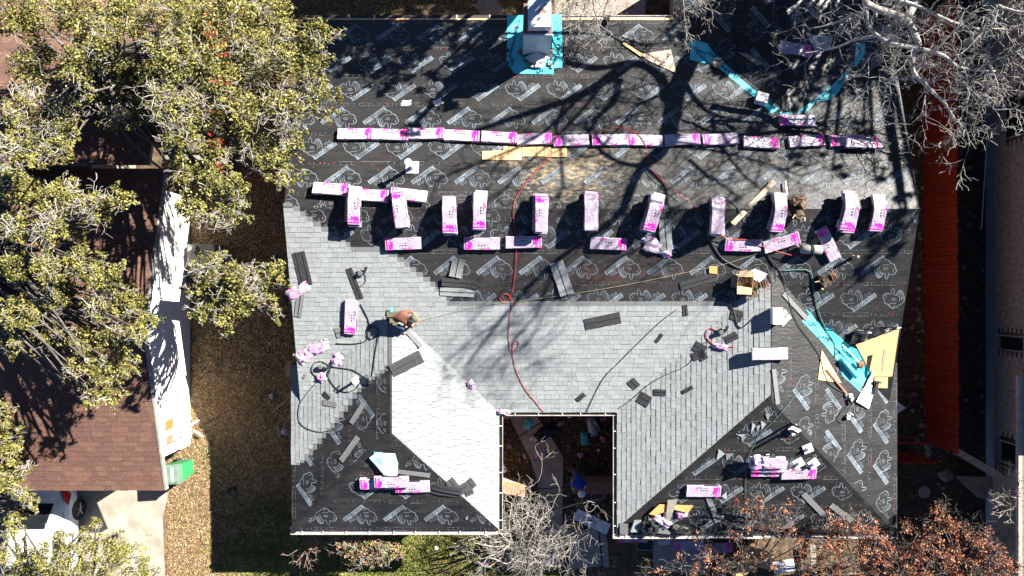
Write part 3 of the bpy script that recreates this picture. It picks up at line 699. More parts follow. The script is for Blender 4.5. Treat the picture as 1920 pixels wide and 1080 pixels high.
for a, kw in [
    (('grey shingle standing out above the dark strip on the black felt', 857, 502, 36, 23, 78, shg), dict(curl=.05)),
    (('charcoal shingle laid across the two grey ones', 862, 531, 66, 16, -5), dict(h=.05, curl=.03)),
    (('pale shingle along the top of the pale courses', 857, 548, 64, 16, -3, shl[0]), dict()),
    (('pale curling shingle on the black felt right of the red hose', 1053, 521, 66, 26, -71, shl[1]), dict(h=.05, curl=.06)),
    (('pale shingle lying across the torn pink wrapper', 1248, 440, 57, 22, -83, shl[1]), dict(h=.06, curl=.05)),
    (('charcoal shingle under the orange plywood square', 1309, 528, 68, 17, 17), dict(h=.03)),
    (('grey torn shingle right of the box near the valley', 1470, 596, 26, 22, 40, shl[0]), dict()),
    (('grey shingle scrap lying above the fallen wrapper pile', 640, 623, 23, 20, 14, shg), dict()),
    (('grey strip curling away beside the crouching worker', 776, 635, 42, 8, -47, shg), dict(curl=.04, line=False)),
    (('weathered strip lying at a slant on the black left wing', 655, 842, 60, 11, 52, shg), dict(line=False)),
    (('small grey strip near the pipe on the left slope', 670, 775, 48, 10, 55, shg), dict(line=False)),
    (('grey strip lying above the bundles of the left wing', 775, 888, 64, 9, -8, shg), dict(line=False)),
    (('upper curling charcoal shingle on the left front wing', 838, 918, 58, 15, -13), dict(h=.10, curl=-.03)), (('lower curling charcoal shingle on the left front wing', 832, 924, 56, 13, -10), dict(h=.06, curl=-.03)),
    (('upper left cut of the heap on the left hip', 848, 908, 22, 17, -52), dict(h=.03)), (('middle cut of the heap on the left hip', 866, 918, 22, 18, 30), dict(h=.045)), (('right cut of the heap on the left hip', 882, 908, 20, 17, -52), dict(h=.03)), (('lowest cut of the heap on the left hip', 880, 923, 16, 13, 20), dict(h=.05)),
    (('grey strip stood along the ridge beside the right wing hip', 1455, 725, 66, 9, -82, shg), dict(line=False)),
    (('long grey metal like strip in the upper right valley', 1492, 575, 72, 9, -42, shg), dict(line=False)),
    (('grey strip across the felt under the red leaves', 1525, 945, 62, 11, -47, shg), dict(line=False)), (('second grey strip across the felt under the red leaves', 1578, 962, 58, 11, -38, shg), dict(line=False)), (('grey strip beside the orange plywood on the front wing', 1337, 955, 62, 11, -68, shg), dict(line=False)),
    (('pale shingle stood on edge beside the right gutter corner', 1170, 992, 22, 16, 90, shg), dict(line=False, h=.04)),
    (('small grey offcut on the left slope near the nozzle', 612, 742, 18, 9, -40, shd), dict()), (('thin dark offcut beside the pipe vent', 632, 728, 16, 3, 40), dict(line=False)), (('tiny offcut on the left slope', 571, 706, 10, 5, 60, shg), dict(line=False)),
    (('square grey cut beside the pink wrapper heap', 643, 670, 15, 14, -35, shg), dict()), (('flat pale shingle end above the lower valley', 618, 757, 30, 10, -6, shg), dict(line=False))]:
    loose(*a, **kw, group=G)
def tri(label, pts, m, h=.024, name='shingle_offcut', cat='shingle offcut', grp=None, th=.006, lift=0):
    b = MB(); P = [rp(px, py, h+(lift if i == 0 else 0)) for i, (px, py) in enumerate(pts)]
    n = (P[1]-P[0]).cross(P[2]-P[0]);
    if n.z < 0: P.reverse()
    c = P[0].copy(); b.prism([p-c for p in P], (0, 0, -th)); return tag(b.build(name, m, None, mat=Matrix.Translation(c)), label, cat, grp)
for i, (pts, w_) in enumerate([([(1411, 792), (1417, 798), (1408, 814)], 'topmost'), ([(1435, 776), (1444, 776), (1440, 790)], 'uppermost right'), ([(1427, 789), (1437, 795), (1428, 806)], 'second from right'), ([(1418, 800), (1426, 796), (1421, 811)], 'narrow middle'),
    ([(1382, 815), (1399, 814), (1391, 820)], 'flat leftmost'), ([(1390, 819), (1400, 818), (1391, 829)], 'small lower left'), ([(1348, 842), (1360, 851), (1343, 864)], 'large detached'), ([(1361, 851), (1376, 850), (1362, 864)], 'low detached'), ([(1352, 931), (1362, 922), (1363, 937)], 'bundle side'), ([(872, 973), (877, 966), (877, 975)], 'lonely left wing')]):
    tri('%s triangular pale shingle offcut on the black felt' % w_, pts, (shl[0], shg)[i % 2], grp='triangular shingle offcuts on the felt', lift=.02)
for pts, w_, m in [([(1190, 975), (1203, 975), (1200, 990), (1196, 998), (1182, 998)], 'pale folded offcut in the rubbish at the right wing corner', shl[2]), ([(1228, 988), (1250, 992), (1262, 1003), (1226, 999)], 'grey slab offcut in the rubbish at the right wing corner', shg), ([(1262, 985), (1290, 994), (1288, 1002), (1266, 1000)], 'rough grey scrap at the right end of the rubbish pile', shg)]:
    tri(w_, pts, m, h=.12)

# ---------------------------------------------------------------- timber and plywood
def board(label, pts, m, h=.03, th=.014, name='plywood_sheet', cat='plywood', n=0, parts=None):
    b = MB(); P = [rp(px, py, h) for px, py in pts]
    if sum((P[i].x*P[(i+1) % len(P)].y-P[(i+1) % len(P)].x*P[i].y) for i in range(len(P))) < 0: P.reverse()
    c = P[0].copy(); b.prism([p-c for p in P], (0, 0, -th)); return tag(b.build(name, m, None, mat=Matrix.Translation(c)), label, cat)
board('brown plywood triangle in the branch shadows right of the chimney', [(1201, 101), (1258, 93), (1268, 137), (1215, 113)], tanw)
board('tan plank end sticking out above the shaded plywood', [(1167, 82), (1170, 79), (1206, 102), (1202, 106)], ply, h=.05, name='wooden_plank', cat='plank')
board('small grey board in the shade of the rear gable', [(1384, 98), (1400, 100), (1432, 120), (1420, 122)], greyw, name='wooden_plank', cat='plank')
board('long weathered plank leaning over the ridge between two stacks', [(1370, 417), (1378, 423), (1456, 342), (1449, 336)], tanw, h=.12, th=.03, name='wooden_plank', cat='plank')
board('thin pale stick standing beside the ninth ridge stack', [(1472, 340), (1474, 339), (1478, 366), (1475, 366)], white, h=.10, th=.02, name='wooden_stick', cat='stick')
board('sheet of tan plywood decking bared at the right eave corner', [(1604, 645), (1686, 617), (1673, 706), (1637, 706)], ply, h=.03, th=.02)
board('lower strip of bare plywood at the right eave', [(1640, 707), (1665, 707), (1664, 728), (1638, 727)], ply, h=.025)
board('tan plywood triangle lying left of the cyan valley strip', [(1541, 656), (1578, 718), (1534, 712)], ply, h=.03)
board('dark timber batten lying on the plywood triangle', [(1549, 694), (1552, 692), (1592, 740), (1589, 742)], brickt, h=.06, th=.02, name='wooden_batten', cat='batten')
board('upright timber block on the bared plywood sheet', [(1657, 656), (1664, 655), (1656, 692), (1653, 698)], tanw, h=.22, th=.03, name='wooden_block', cat='wood block')
board('orange plywood square above the charcoal shingle', [(1330, 499), (1345, 499), (1345, 514), (1330, 512)], plyo, h=.05)
board('orange plywood offcut in the rubbish pile on the right front wing', [(1217, 964), (1236, 946), (1300, 948), (1290, 962), (1262, 955), (1240, 962), (1230, 967)], plyo, h=.12, th=.02)
board('grey board standing across the orange offcut', [(1252, 938), (1271, 936), (1254, 982), (1248, 978)], greyw, h=.16, th=.02, name='wooden_plank', cat='plank')
board('small tan wood wedge at the right wing corner', [(1177, 993), (1186, 986), (1184, 993), (1177, 995)], plyo, h=.06, name='wooden_wedge', cat='wedge')
t = thing('patch_of_plywood', 'row of tan plywood offcuts lying below the long bundle row', 'plywood', rp(985, 290))
c0 = rp(985, 290)
for i, (x0, x1, y0, y1) in enumerate([(904, 928, 283, 299), (929, 953, 282, 300), (954, 978, 275, 300), (979, 1005, 275, 293), (1006, 1020, 275, 293), (1021, 1033, 276, 294), (1034, 1063, 277, 294), (944, 953, 274, 281)]):
    b = MB(); P = [rp(x, y, .03+.002*(i % 3)) for x, y in ((x0, y1), (x1, y1), (x1, y0), (x0, y0))]; b.prism([p-c0 for p in P], (0, 0, -.012)); b.build('plywood_piece', ply, t)
# felt peeled back above the bared plywood
b = MB(); drape(b, [(1588, 645), (1600, 618), (1650, 612), (1686, 613), (1640, 630), (1606, 643)], .03, 3, 0, .01, lift=lambda x, y: .10+.10*noise.noise((x*5, y*5, 2)))
tag(b.build('peeled_felt', [M('shiny_black_felt', (.018, .018, .018), rough=.22, spec=.6, bump=.5, bscale=10)]), 'glossy black felt peeled back above the bared plywood corner', 'roofing felt')
# white sheets and paper
def page(label, pts, m, h=.05, name='paper_sheet', cat='sheet', lift=.05, n=3):
    b = MB(); drape(b, pts, h, n, 0, .004, lift=lambda x, y: lift*noise.noise((x*2.2, y*2.2, 7)))
    return tag(b.build(name, m), label, cat)
page('large white sheet lying below the cyan valley strip', [(1637, 692), (1634, 722), (1636, 738), (1627, 766), (1603, 752), (1622, 722)], white, .06)
page('white paper square beside the open cardboard box', [(1397, 512), (1413, 504), (1436, 514), (1420, 531)], white, .12)
page('folded cyan membrane sheet on the left front wing', [(694, 857), (708, 846), (742, 848), (748, 868), (746, 892), (722, 888)], M('pale_cyan_backing', (.42, .66, .70), (.5, .74, .78), rough=.45), .14, 'folded_membrane', 'membrane sheet', .08)
page('cyan underside corner of the folded membrane sheet', [(702, 846), (716, 852), (748, 868), (740, 878), (700, 862)], cyan, .06, 'folded_membrane', 'membrane sheet', .03)
page('pale slab of paper on the rear gable beside the high bundle', [(1510, 64), (1560, 70), (1556, 92), (1528, 104), (1522, 82)], M('pale_grey_paper', (.4, .4, .38), rough=.8), .04)
for px, py, a, lab in [(1490, 806, 38, 'white flashing square with a tall black pipe'), (1515, 841, 25, 'white flashing square lying alone on the felt'), (1498, 868, 35, 'left white flashing square on the bundle pile'), (1526, 869, 40, 'right white flashing square at the end of the bundle pile')]:
    onpile = py > 860; f = fr(px, py, a, .20 if onpile else .10 if py < 820 else .05); t = thing('pipe_flashing', lab, 'pipe flashing', f, 'white pipe flashings')
    b = MB(); b.box((0, 0, 0), (.27, .27, .006)); b.build('base_plate', white, t)
    b = MB(); b.tube([(-.01, 0, .003), (-.01, 0, .07), (-.01, 0, .11)], [.06, .05, .035], 12); b.build('collar', whitem, t)
t = thing('vent_stack', 'tall thin pair of pipes casting long shadows on the right wing', 'pipes', fr(1481, 803, 38, .02)); up = fr(1481, 803, 38).to_3x3().inverted() @ Vector((0, 0, 1))
for dx in (-.03, .10):
    b = MB(); b.tube([Vector((dx, dx, 0)), Vector((dx, dx, 0))+up*.55], .035, 10); b.build('pipe', blk, t)

# ---------------------------------------------------------------- torn wrappers
def crumple(label, px, py, sx, sy, ang=0, m=None, hgt=.10, h=.02, seed=0, z=None, name='torn_wrapper', cat='wrapper', group=None):
    f = fr(px, py, ang, h, z); r = random.Random(seed+int(px*7+py)); n = 11; b = MB(); o = r.uniform(0, 99); vs = {}
    mats = m or [wrap, pinkl]
    for i in range(n):
        for j in range(n):
            x, y = (i/(n-1)-.5), (j/(n-1)-.5); e = max(0, 1-(abs(x)*2)**4)*max(0, 1-(abs(y)*2)**4)
            q = Vector((x*sx/67*1.1, y*sy/67*1.1, 0)); k = 4
            q += Vector((noise.noise((x*k+o, y*k, 1)), noise.noise((x*k, y*k+o, 5)), 0))*.22*min(sx, sy)/67
            q.z = hgt*(.25+.75*abs(noise.noise((x*4+o, y*4, 9)))*1.6)*e+.012*r.random(); vs[i, j] = len(b.v); b.v.append(tuple(q))
    for i in range(n-1):
        for j in range(n-1):
            if i in (0, n-2) and r.random() < .35 or j in (0, n-2) and r.random() < .35: continue
            b.f.append((vs[i, j], vs[i+1, j], vs[i+1, j+1], vs[i, j+1])); b.m.append(1 if len(mats) > 1 and noise.noise((i*.33+o, j*.33, 3)) > .22 else 0)
    return tag(b.build(name, mats, None, True, mat=f), label, cat, group)
for a in [('pink wrapper hanging over the left rake edge', 559, 545, 44, 20, 30), ('torn white wrapper with a pale purple fold on the left slope', 597, 652, 40, 22, 20), ('pale crumpled wrapper at the left edge by the gable end', 570, 668, 30, 24, 35),
          ('pink wrapper crumpled beside the grey cut on the left slope', 633, 676, 20, 28, -20), ('small round pink wrapper on the vertical courses', 604, 707, 18, 18, 40), ('pink wrapper caught on the left valley line', 882, 721, 14, 18, 20),
          ('crumpled pink wrapper under the red hose coil', 1350, 650, 28, 10, -10), ('pink scrap on the right slope beside the green hose', 1588, 744, 12, 12, 10), ('white scrap at the courtyard gutter corner', 944, 772, 26, 9, 0),
          ('pink wrapper in the rubbish on the right front wing', 1278, 962, 22, 22, 10)]:
    crumple(*a)
crumple('wrapper scrap with bold pink print in the rubbish pile', 1242, 978, 34, 16, -35, h=.14)
crumple('crumpled white paper on the top bundle of the front pile', 1424, 866, 30, 26, 10, [wrap, pinkl], .16, .34)
crumple('twisted pink shingle wrapper under the pale shingle by the seventh stack', 1234, 464, 62, 26, -18, None, .12, .02)
crumple('black felt crumpled in the rubbish at the right wing corner', 1216, 985, 36, 38, 20, [felt, prt], .30, .05, name='crumpled_felt', cat='roofing felt')
crumple('second black felt scrap in the rubbish pile by the gutter', 1275, 992, 40, 20, -10, [felt], .2, .05, name='crumpled_felt', cat='roofing felt')
crumple('bit of pale paper on the upper black slope left of the chimney', 762, 193, 16, 10, 0, [M('paper_blue', (.45, .55, .6))], .04)
crumple('bit of white paper on the upper black slope nearer the chimney', 821, 192, 16, 12, 30, [white, mortar], .05)
crumple('yellow strap crumpled above the high bundle', 1452, 73, 8, 20, 10, [M('yellow_strap', (.55, .35, .03)), blk], .05, name='yellow_strap', cat='strap')
crumple('orange bit of debris near the right cyan strip', 1656, 88, 12, 8, 30, [plyo], .05, name='orange_scrap', cat='scrap')
crumple('brown and white tool roll on the left cyan strip', 1345, 118, 22, 16, 20, [ply, white, blk], .14, name='tool_roll', cat='tool roll')
for px, py, sx, sy, col, lab in [(954, 779, 26, 12, 0, 'pink wrapper on the courtyard ground under the gutter corner'), (972, 780, 14, 10, 0, 'pink wrapper by the courtyard path under the gutter'), (1070, 778, 16, 9, 1, 'white wrapper under the middle of the courtyard gutter'),
      (1013, 850, 26, 24, 0, 'bright pink wrapper lying on the bend of the courtyard path'), (954, 836, 9, 9, 0, 'small pink scrap left of the courtyard path'), (984, 855, 7, 12, 0, 'pink scrap on the soil beside the path bend'), (1089, 853, 12, 12, 0, 'pink scrap near the person in blue'), (1131, 786, 14, 9, 0, 'pink scrap in the upper right courtyard'), (1131, 824, 9, 16, 0, 'dull pink scrap by the right courtyard wall'), (1122, 844, 7, 7, 1, 'tiny white scrap by the right courtyard wall'), (942, 880, 16, 18, 1, 'grey rag beside the lit brick wall')]:
    crumple(lab, px, py, sx, sy, 20, [wrap, pink] if col == 0 else [white], .10, 0, z=.02)
crumple('cyan membrane scrap at the top of the courtyard path', 990, 795, 14, 22, -20, [cyan], .10, 0, z=.06, name='membrane_scrap', cat='membrane scrap')
crumple('cyan membrane scrap beside the big white bag', 1096, 823, 15, 26, 10, [cyan], .12, 0, z=.02, name='membrane_scrap', cat='membrane scrap')
crumple('big pale bag crumpled in the upper courtyard', 1112, 799, 24, 36, 25, [alu], .35, 0, z=.02, name='plastic_bag', cat='bag')
crumple('dark tarp bunched across the courtyard path', 1024, 810, 50, 24, 30, [M('navy_tarp', (.012, .014, .03), rough=.6)], .22, 0, z=.06, name='dark_tarp', cat='tarp')
crumple('white stone like bag at the end of the dark tarp', 1001, 823, 15, 10, -35, [white], .22, 0, z=.06, name='plastic_bag', cat='bag')
crumple('grey flat strip at the far end of the dark tarp', 1050, 795, 17, 8, 28, [concd], .05, 0, z=.04, name='grey_strip', cat='strip')
crumple('pink wrapper on the shaded left yard', 511, 743, 10, 12, 30, None, .1, 0, z=.02); crumple('pink wrapper beside the stick near the left eave', 536, 810, 18, 12, -20, None, .1, 0, z=.02)
crumple('white and pink wrapper on the lit front grass', 911, 1055, 14, 22, -10, None, .14, 0, z=.03); crumple('white paper ball on the front grass', 818, 1028, 9, 8, 0, [white], .08, 0, z=.03)

# ---------------------------------------------------------------- hoses
def hose(label, pts, r, m, name='air_hose', h=.035, cat='hose', z=None, noisy=1.5):
    P = []; n = len(pts)
    for i in range(n-1):                                         # Catmull-Rom through the points
        a, b_, c, d = (Vector(pts[max(i-1, 0)]), Vector(pts[i]), Vector(pts[i+1]), Vector(pts[min(i+2, n-1)])); s = max(2, int((c-b_).length/7))
        for j in range(s):
            t = j/s; P.append(.5*((2*b_)+(c-a)*t+(2*a-5*b_+4*c-d)*t*t+(3*b_-a-3*c+d)*t**3))
    P.append(Vector(pts[-1])); W = [(rp(p.x, p.y, h) if z is None else flat(p.x, p.y, z)) for p in P]; c = W[0].copy(); b = MB()
    b.tube([q-c for q in W], r, 6); return tag(b.build(name, m, None, True, Matrix.Translation(c)), label, cat)
hose('red hose running down from the upper row across felt and pale shingles', [(1062, 275), (1036, 288), (1015, 310), (985, 345), (967, 372), (963, 400), (966, 440), (968, 470), (965, 520), (960, 548), (948, 566), (938, 562), (940, 553), (952, 552), (960, 565), (957, 590), (954, 625), (958, 660), (970, 652), (973, 642), (966, 640), (961, 650), (966, 690), (985, 730), (1003, 752), (1015, 768), (1020, 772)], .008, hosr)
hose('red hose looping over the middle of the long bundle row', [(1120, 250), (1150, 240), (1182, 243), (1205, 262), (1215, 290), (1222, 318), (1250, 345), (1280, 370), (1310, 395)], .008, hosr, h=.13)
hose('red hose lying over the bundles by the grey air tank', [(1352, 442), (1375, 449), (1400, 450), (1430, 462), (1470, 475), (1500, 480), (1525, 470)], .010, hosr, h=.13)
hose('thick black hose curving from the eighth stack to the cardboard box', [(1332, 448), (1340, 465), (1355, 485), (1380, 500), (1400, 508), (1420, 520)], .018, hosb)
hose('black hose passing behind the eighth stack under the long plank', [(1356, 370), (1380, 385), (1390, 403), (1400, 422), (1420, 440), (1440, 478), (1452, 500)], .012, hosb)
hose('long pale line from the ridge stacks across the felt to the left valley', [(1520, 455), (1440, 470), (1360, 495), (1300, 508), (1180, 533), (1060, 553), (985, 563), (900, 574), (775, 605)], .0045, ropem, 'rope', cat='rope')
hose('black line running down the right slope to the cyan strip', [(1440, 480), (1466, 512), (1478, 560), (1495, 605), (1520, 640), (1537, 668), (1545, 700), (1558, 722), (1586, 738)], .012, hosb)
hose('dark green hose on the upper right felt crossing the cyan strip', [(1466, 508), (1500, 506), (1520, 510), (1526, 545), (1535, 585), (1550, 620), (1565, 645), (1566, 670)], .013, hosg)
hose('black hose curving round the square cut near the box', [(1362, 565), (1375, 580), (1380, 600), (1390, 615), (1420, 590)], .016, hosb)
hose('red hose coil by the nail gun on the right slope', [(1378, 650), (1350, 650), (1330, 640), (1323, 625), (1332, 615), (1345, 622)], .010, hosr)
hose('grey hose running down the middle pale slope', [(1270, 580), (1240, 602), (1200, 640), (1160, 680), (1135, 705), (1120, 730), (1100, 772)], .010, hosb)
hose('long dark hose following the right valley to the gutter', [(1335, 640), (1318, 644), (1306, 660), (1296, 678), (1275, 692), (1250, 702), (1215, 722), (1185, 748), (1160, 766)], .010, hosb)
hose('black hose looping over the left slope', [(676, 570), (690, 598), (692, 612), (690, 630), (696, 636), (706, 630), (710, 618), (700, 612), (688, 620), (690, 634), (680, 642), (655, 645), (630, 644)], .014, hosb)
hose('black hose from the loop down to the nail guns', [(696, 612), (706, 616), (709, 630), (704, 660), (700, 690), (697, 706)], .011, hosb)
hose('tangled black hose by the wrapper heap on the left slope', [(680, 705), (662, 694), (640, 690), (618, 686), (605, 678), (590, 680), (584, 692), (588, 702), (600, 708), (614, 706), (620, 690), (614, 700), (622, 718), (636, 732), (655, 735), (670, 726), (676, 712)], .011, hosb)
hose('thin dark line curving down the left slope to the black felt', [(592, 718), (570, 745), (560, 765), (561, 790), (575, 803), (600, 810), (625, 806)], .008, hosb)
hose('green hose from the right wing ridge to the bundle pile', [(1510, 730), (1490, 742), (1470, 768), (1450, 790), (1425, 815), (1412, 838), (1400, 870), (1398, 935)], .009, hosg)
hose('black cable looping between two nail guns on the right slope', [(1586, 746), (1590, 760), (1576, 775), (1570, 785), (1576, 792), (1590, 788)], .009, hosb)
hose('thin line by the nail gun above the left starter strip', [(684, 512), (686, 525), (680, 535), (672, 538)], .008, hosb)
hose('grey stick lying from the left eave over the shaded yard', [(546, 742), (512, 772)], .015, greyp, 'pole', cat='pole', z=.3); hose('second pole leaning at the left eave', [(546, 776), (530, 802)], .015, greyp, 'pole', cat='pole', z=.4)
hose('white pole lying along the shaded passage by the grey house', [(1852, 240), (1840, 430)], .015, white, 'pole', cat='pole', z=.05)

# ---------------------------------------------------------------- tools, boxes, tanks
def nailgun(label, px, py, ang, m2=steel):
    t = thing('nail_gun', label, 'nail gun', fr(px, py, ang, .03), 'nail guns on the roof')
    b = MB(); b.tube([(0, 0, .05), (.16, 0, .06), (.24, 0, .06)], [.04, .045, .03], 8); b.build('body', blk, t)
    b = MB(); b.tube([(.14, 0, .08), (.10, .12, .07)], [.022, .025], 6); b.build('handle', m2, t)
    b = MB(); b.tube([(.0, 0, .04), (-.07, 0, .02)], [.02, .012], 6); b.tube([(-.01, .07, .05), (-.01, .07, .10)], [.065, .065], 10); b.build('magazine', m2, t)
for a in [('nail gun lying beside the long starter strip on the left slope', 681, 513, 60), ('nail gun at the left valley of vertical courses', 688, 708, -35), ('nail gun with a long shadow by the red hose coil', 1357, 624, 60), ('black nail gun at the end of the looping cable', 1590, 784, 40, white), ('small nail gun below the timber batten', 1588, 744, -60, whitem), ('nail gun in the shade at the vertical course edge', 604, 690, 10)]: nailgun(*a)
t = thing('cardboard_box', 'open cardboard box standing at the head of the right wing', 'box', fr(1392, 525, -2, .03)); X, Y, Z = .42, .32, .26; b = MB()
for c, d in (((0, -Y/2, Z/2), (X, .008, Z)), ((0, Y/2, Z/2), (X, .008, Z)), ((-X/2, 0, Z/2), (.008, Y-.01, Z)), ((X/2, 0, Z/2), (.008, Y-.01, Z)), ((0, 0, .005), (X-.02, Y-.02, .008))): b.box(c, d)
b.build('carton', card, t)
for y, s in ((Y/2, 1), (-Y/2, -1)):
    b = MB(); b.prism([(-X/2, y, Z), (X/2, y, Z), (X/2-.01, y+s*.17, Z+.03), (-X/2+.01, y+s*.17, Z+.03)][::s], (0, 0, -.006)); b.build('flap', card, t)
b = MB(); b.prism([(-X/2, Y/2, Z), (-X/2-.17, Y/2, Z-.05), (-X/2-.17, -Y/2, Z-.05), (-X/2, -Y/2, Z)], (0, 0, -.006)); b.build('flap', blk, t)
b = MB()
for i in range(9): b.box((rnd.uniform(-.14, .14), rnd.uniform(-.1, .1), .05), (.1, .07, .08), i % 2, Matrix.Rotation(i, 4, 'Z'))
b.build('contents', [card, steel], t)
t = thing('bucket_box', 'upright white carton on the right wing ridge casting a blue shadow', 'box', Matrix.Translation(flat(1453, 592, EZ+rh*T+.02))); b = MB(); b.box((0, 0, .10), (.26, .44, .2)); b.build('carton', white, t); b = MB(); b.box((0, 0, .21), (.27, .45, .02)); b.build('lid', white, t)
t = thing('white_box', 'small white box beside the left cyan valley strip', 'box', fr(1425, 189, -20, .02)); b = MB(); b.box((0, 0, .10), (.30, .28, .2)); b.build('carton', white, t); b = MB(); b.box((0, 0, .205), (.31, .29, .012)); b.build('lid', white, t)
t = thing('air_tank', 'grey cylindrical air tank wrapped with black hose below the ninth stack', 'air tank', fr(1518, 466, -3, .04)); b = MB(); b.tube([(-.30, 0, .12), (-.27, 0, .12), (.27, 0, .12), (.30, 0, .12)], [.06, .125, .125, .06], 16); b.build('tank', greyp, t, True)
b = MB()
for x in (-.06, -.03, .0): b.tube([(x+.02*math.sin(a), .135*math.cos(a), .12+.135*math.sin(a)) for a in [R(20*i) for i in range(19)]], .012, 5)
b.build('hose_wrap', hosb, t)
b = MB(); b.box((.33, 0, .12), (.06, .05, .06)); b.tube([(-.33, .05, .10), (-.44, .12, .06)], .014, 6); b.build('valve', steel, t)
def toolbelt(label, px, py, ang, h=.03, z=None, sc_=1.):
    t = thing('tool_belt', label, 'tool belt', fr(px, py, ang, h, z), 'tool belts left on the roof'); lm = M('worn_leather', (.05, .033, .022), (.12, .085, .055), rough=.8, scale=20); cm = M('tan_canvas', (.16, .105, .055), (.22, .15, .08), rough=.8)
    r = random.Random(px)
    for i in range(6):
        b = MB(); f = Matrix.Translation((r.uniform(-.3, .25)*sc_, r.uniform(-.13, .13)*sc_, .07)) @ Matrix.Rotation(r.uniform(0, 3), 4, 'Z') @ Matrix.Rotation(r.uniform(-.5, .5), 4, 'X')
        b.prism([f @ Vector(p) for p in ((-.08, -.10, .05), (.08, -.10, .06), (.10, .10, .08), (-.10, .10, .05))], f.to_3x3() @ Vector((0, 0, -.11))); b.build('pouch', lm, t)
    b = MB()
    for k in range(4): b.tube([((.10+.07*k)*sc_+.015*math.sin(a*2), .15*math.cos(a), .10+.07*math.sin(a)) for a in [R(20*i-10) for i in range(11)]], .011, 5, k % 2)
    b.build('strap', [cm, M('striped_strap', (.16, .035, .03))], t)
    b = MB(); b.tube([(-.30, -.14, .12), (-.38, -.2, .06)], [.03, .012], 6); b.tube([(-.25, .1, .14), (-.36, .16, .12)], .014, 6); b.build('hammer_handle', ply, t)
toolbelt('heap of brown tool pouches with a striped strap beside the ninth stack', 1494, 390, 84)
toolbelt('brown tool belt standing on the pale shingles by the cardboard box', 1419, 541, 20, .12)
toolbelt('dark tool bag on the felt right of the green hose', 1551, 520, 40, .03, None, .7)
b = MB(); b.box((0, 0, .02), (.32, .09, .05)); b.box((.17, .0, .05), (.06, .2, .05)); tag(b.build('pry_bar', blk, None, mat=fr(1642, 727, 80, .08)), 'dark blue handled pry bar leaning beside the white sheet', 'tool')
t = thing('roofing_shovel', 'white handled roofing shovel lying on the cyan strip', 'shovel', fr(1597, 665, -45, .12)); b = MB(); b.tube([(-.45, 0, .02), (.3, 0, .02)], .018, 8); b.build('handle', whitem, t); b = MB(); b.box((.42, 0, .0), (.26, .2, .012)); b.build('blade', steel, t)
t = thing('membrane_roll', 'rolled cyan membrane lying in the right front valley', 'roll', fr(1592, 690, -44, .10)); b = MB(); b.tube([(-.36, 0, 0), (.36, 0, 0)], .085, 14); b.build('roll', cyan, t, True); b = MB(); b.tube([(-.365, 0, 0), (.365, 0, 0)], .03, 8, 0); b.build('core', card, t)
crumple('dark brown glove on the white end of the cyan roll', 1612, 684, 14, 12, 0, [brickt], .12, .16, name='work_glove', cat='glove')
# ---------------------------------------------------------------- the neighbouring brown roofed house on the left
nb = thing('neighbour_house', 'neighbouring house with brown shingle roof and white gable wall', 'house', (-15, -1.2, 0))
nloc = Vector((-15, -1.2, 0)); inv = Matrix.Translation(-nloc)
NX, NY0, NY1, NT = -10.2, -5.94, 3.5, .25; NR = (NY0+NY1)/2
class NPl(Pl):
    def __init__(s, O, U, V): super().__init__(O, U, V); s.n = Vector((-V[0]*NT, -V[1]*NT, 1)).normalized(); s.O.z = 2.6
    def P(s, u, v, h=0): p = s.O+s.U*u+s.V*v; p.z += v*NT; return p+s.n*h-nloc
half = NR-NY0
pf, pb = NPl((0, NY0), (1, 0), (0, 1)), NPl((0, NY1), (-1, 0), (0, -1))
for pl, us in ((pf, (-24, NX)), (pb, (-NX, 24))):
    b = MB(); b.prism([pl.P(us[0], 0), pl.P(us[1], 0), pl.P(us[1], half), pl.P(us[0], half)], (0, 0, -.12)); b.build('roof_deck', greyw, nb)
ns = []
lay(ns, pf, half, lambda a, c: [(-19.5, NX+.02, -19.5, NX+.02)], e=.152, h0=.02, wmin=.16, wmax=.42)
ns2 = []
lay(ns2, pb, half, lambda a, c: [(-NX-.02, 19, -NX-.02, 19)], e=.152, h0=.02, wmin=.2, wmax=.45)
ns.sort(key=lambda s: -(s[1].v[0][0]-.4*abs(s[1].v[0][1]+3)))
for _, mb in ns[:296]: mb.build('shingle', brown, nb)
b = MB()
for _, mb in ns[296:]+ns2:
    o = len(b.v); b.v += mb.v; b.f += [tuple(i+o for i in f) for f in mb.f]; b.m += mb.m
tag(b.build('shingle_field', brown, nb), kind='stuff')
pw = NPl((0, 9.2), (-1, 0), (0, -1)); pw.O.z = 2.45; b = MB(); b.prism([pw.P(10.0, 0), pw.P(10.0, 5.8), pw.P(24, 5.8), pw.P(24, 0)][::-1], (0, 0, -.12)); b.build('roof_deck', greyw, nb)
ns3 = []; lay(ns3, pw, 5.8, lambda a, c: [(10.0, 19, 10.0, 19)], e=.152, h0=.02, wmin=.2, wmax=.45)
b = MB()
for _, mb in ns3:
    o = len(b.v); b.v += mb.v; b.f += [tuple(i+o for i in f) for f in mb.f]; b.m += mb.m
tag(b.build('rear_shingle_field', brown, nb), kind='stuff'); b = MB(); b.box(Vector((-16.5, 6.2, 1.2))-nloc, (8, 5.6, 2.4)); b.build('rear_wall', greyw, nb)
b = MB()
for y0, z0, y1, z1 in ((NY0, 2.6, NR, 2.6+half*NT), (NR, 2.6+half*NT, NY1, 2.6)):
    q = [(NX-.02, y0, z0+.03), (NX+.03, y0, z0+.03), (NX+.03, y1, z1+.03), (NX-.02, y1, z1+.03)]; b.prism([Vector(p)-nloc for p in q], (0, 0, -.16))
b.build('rake_board', greyp, nb)
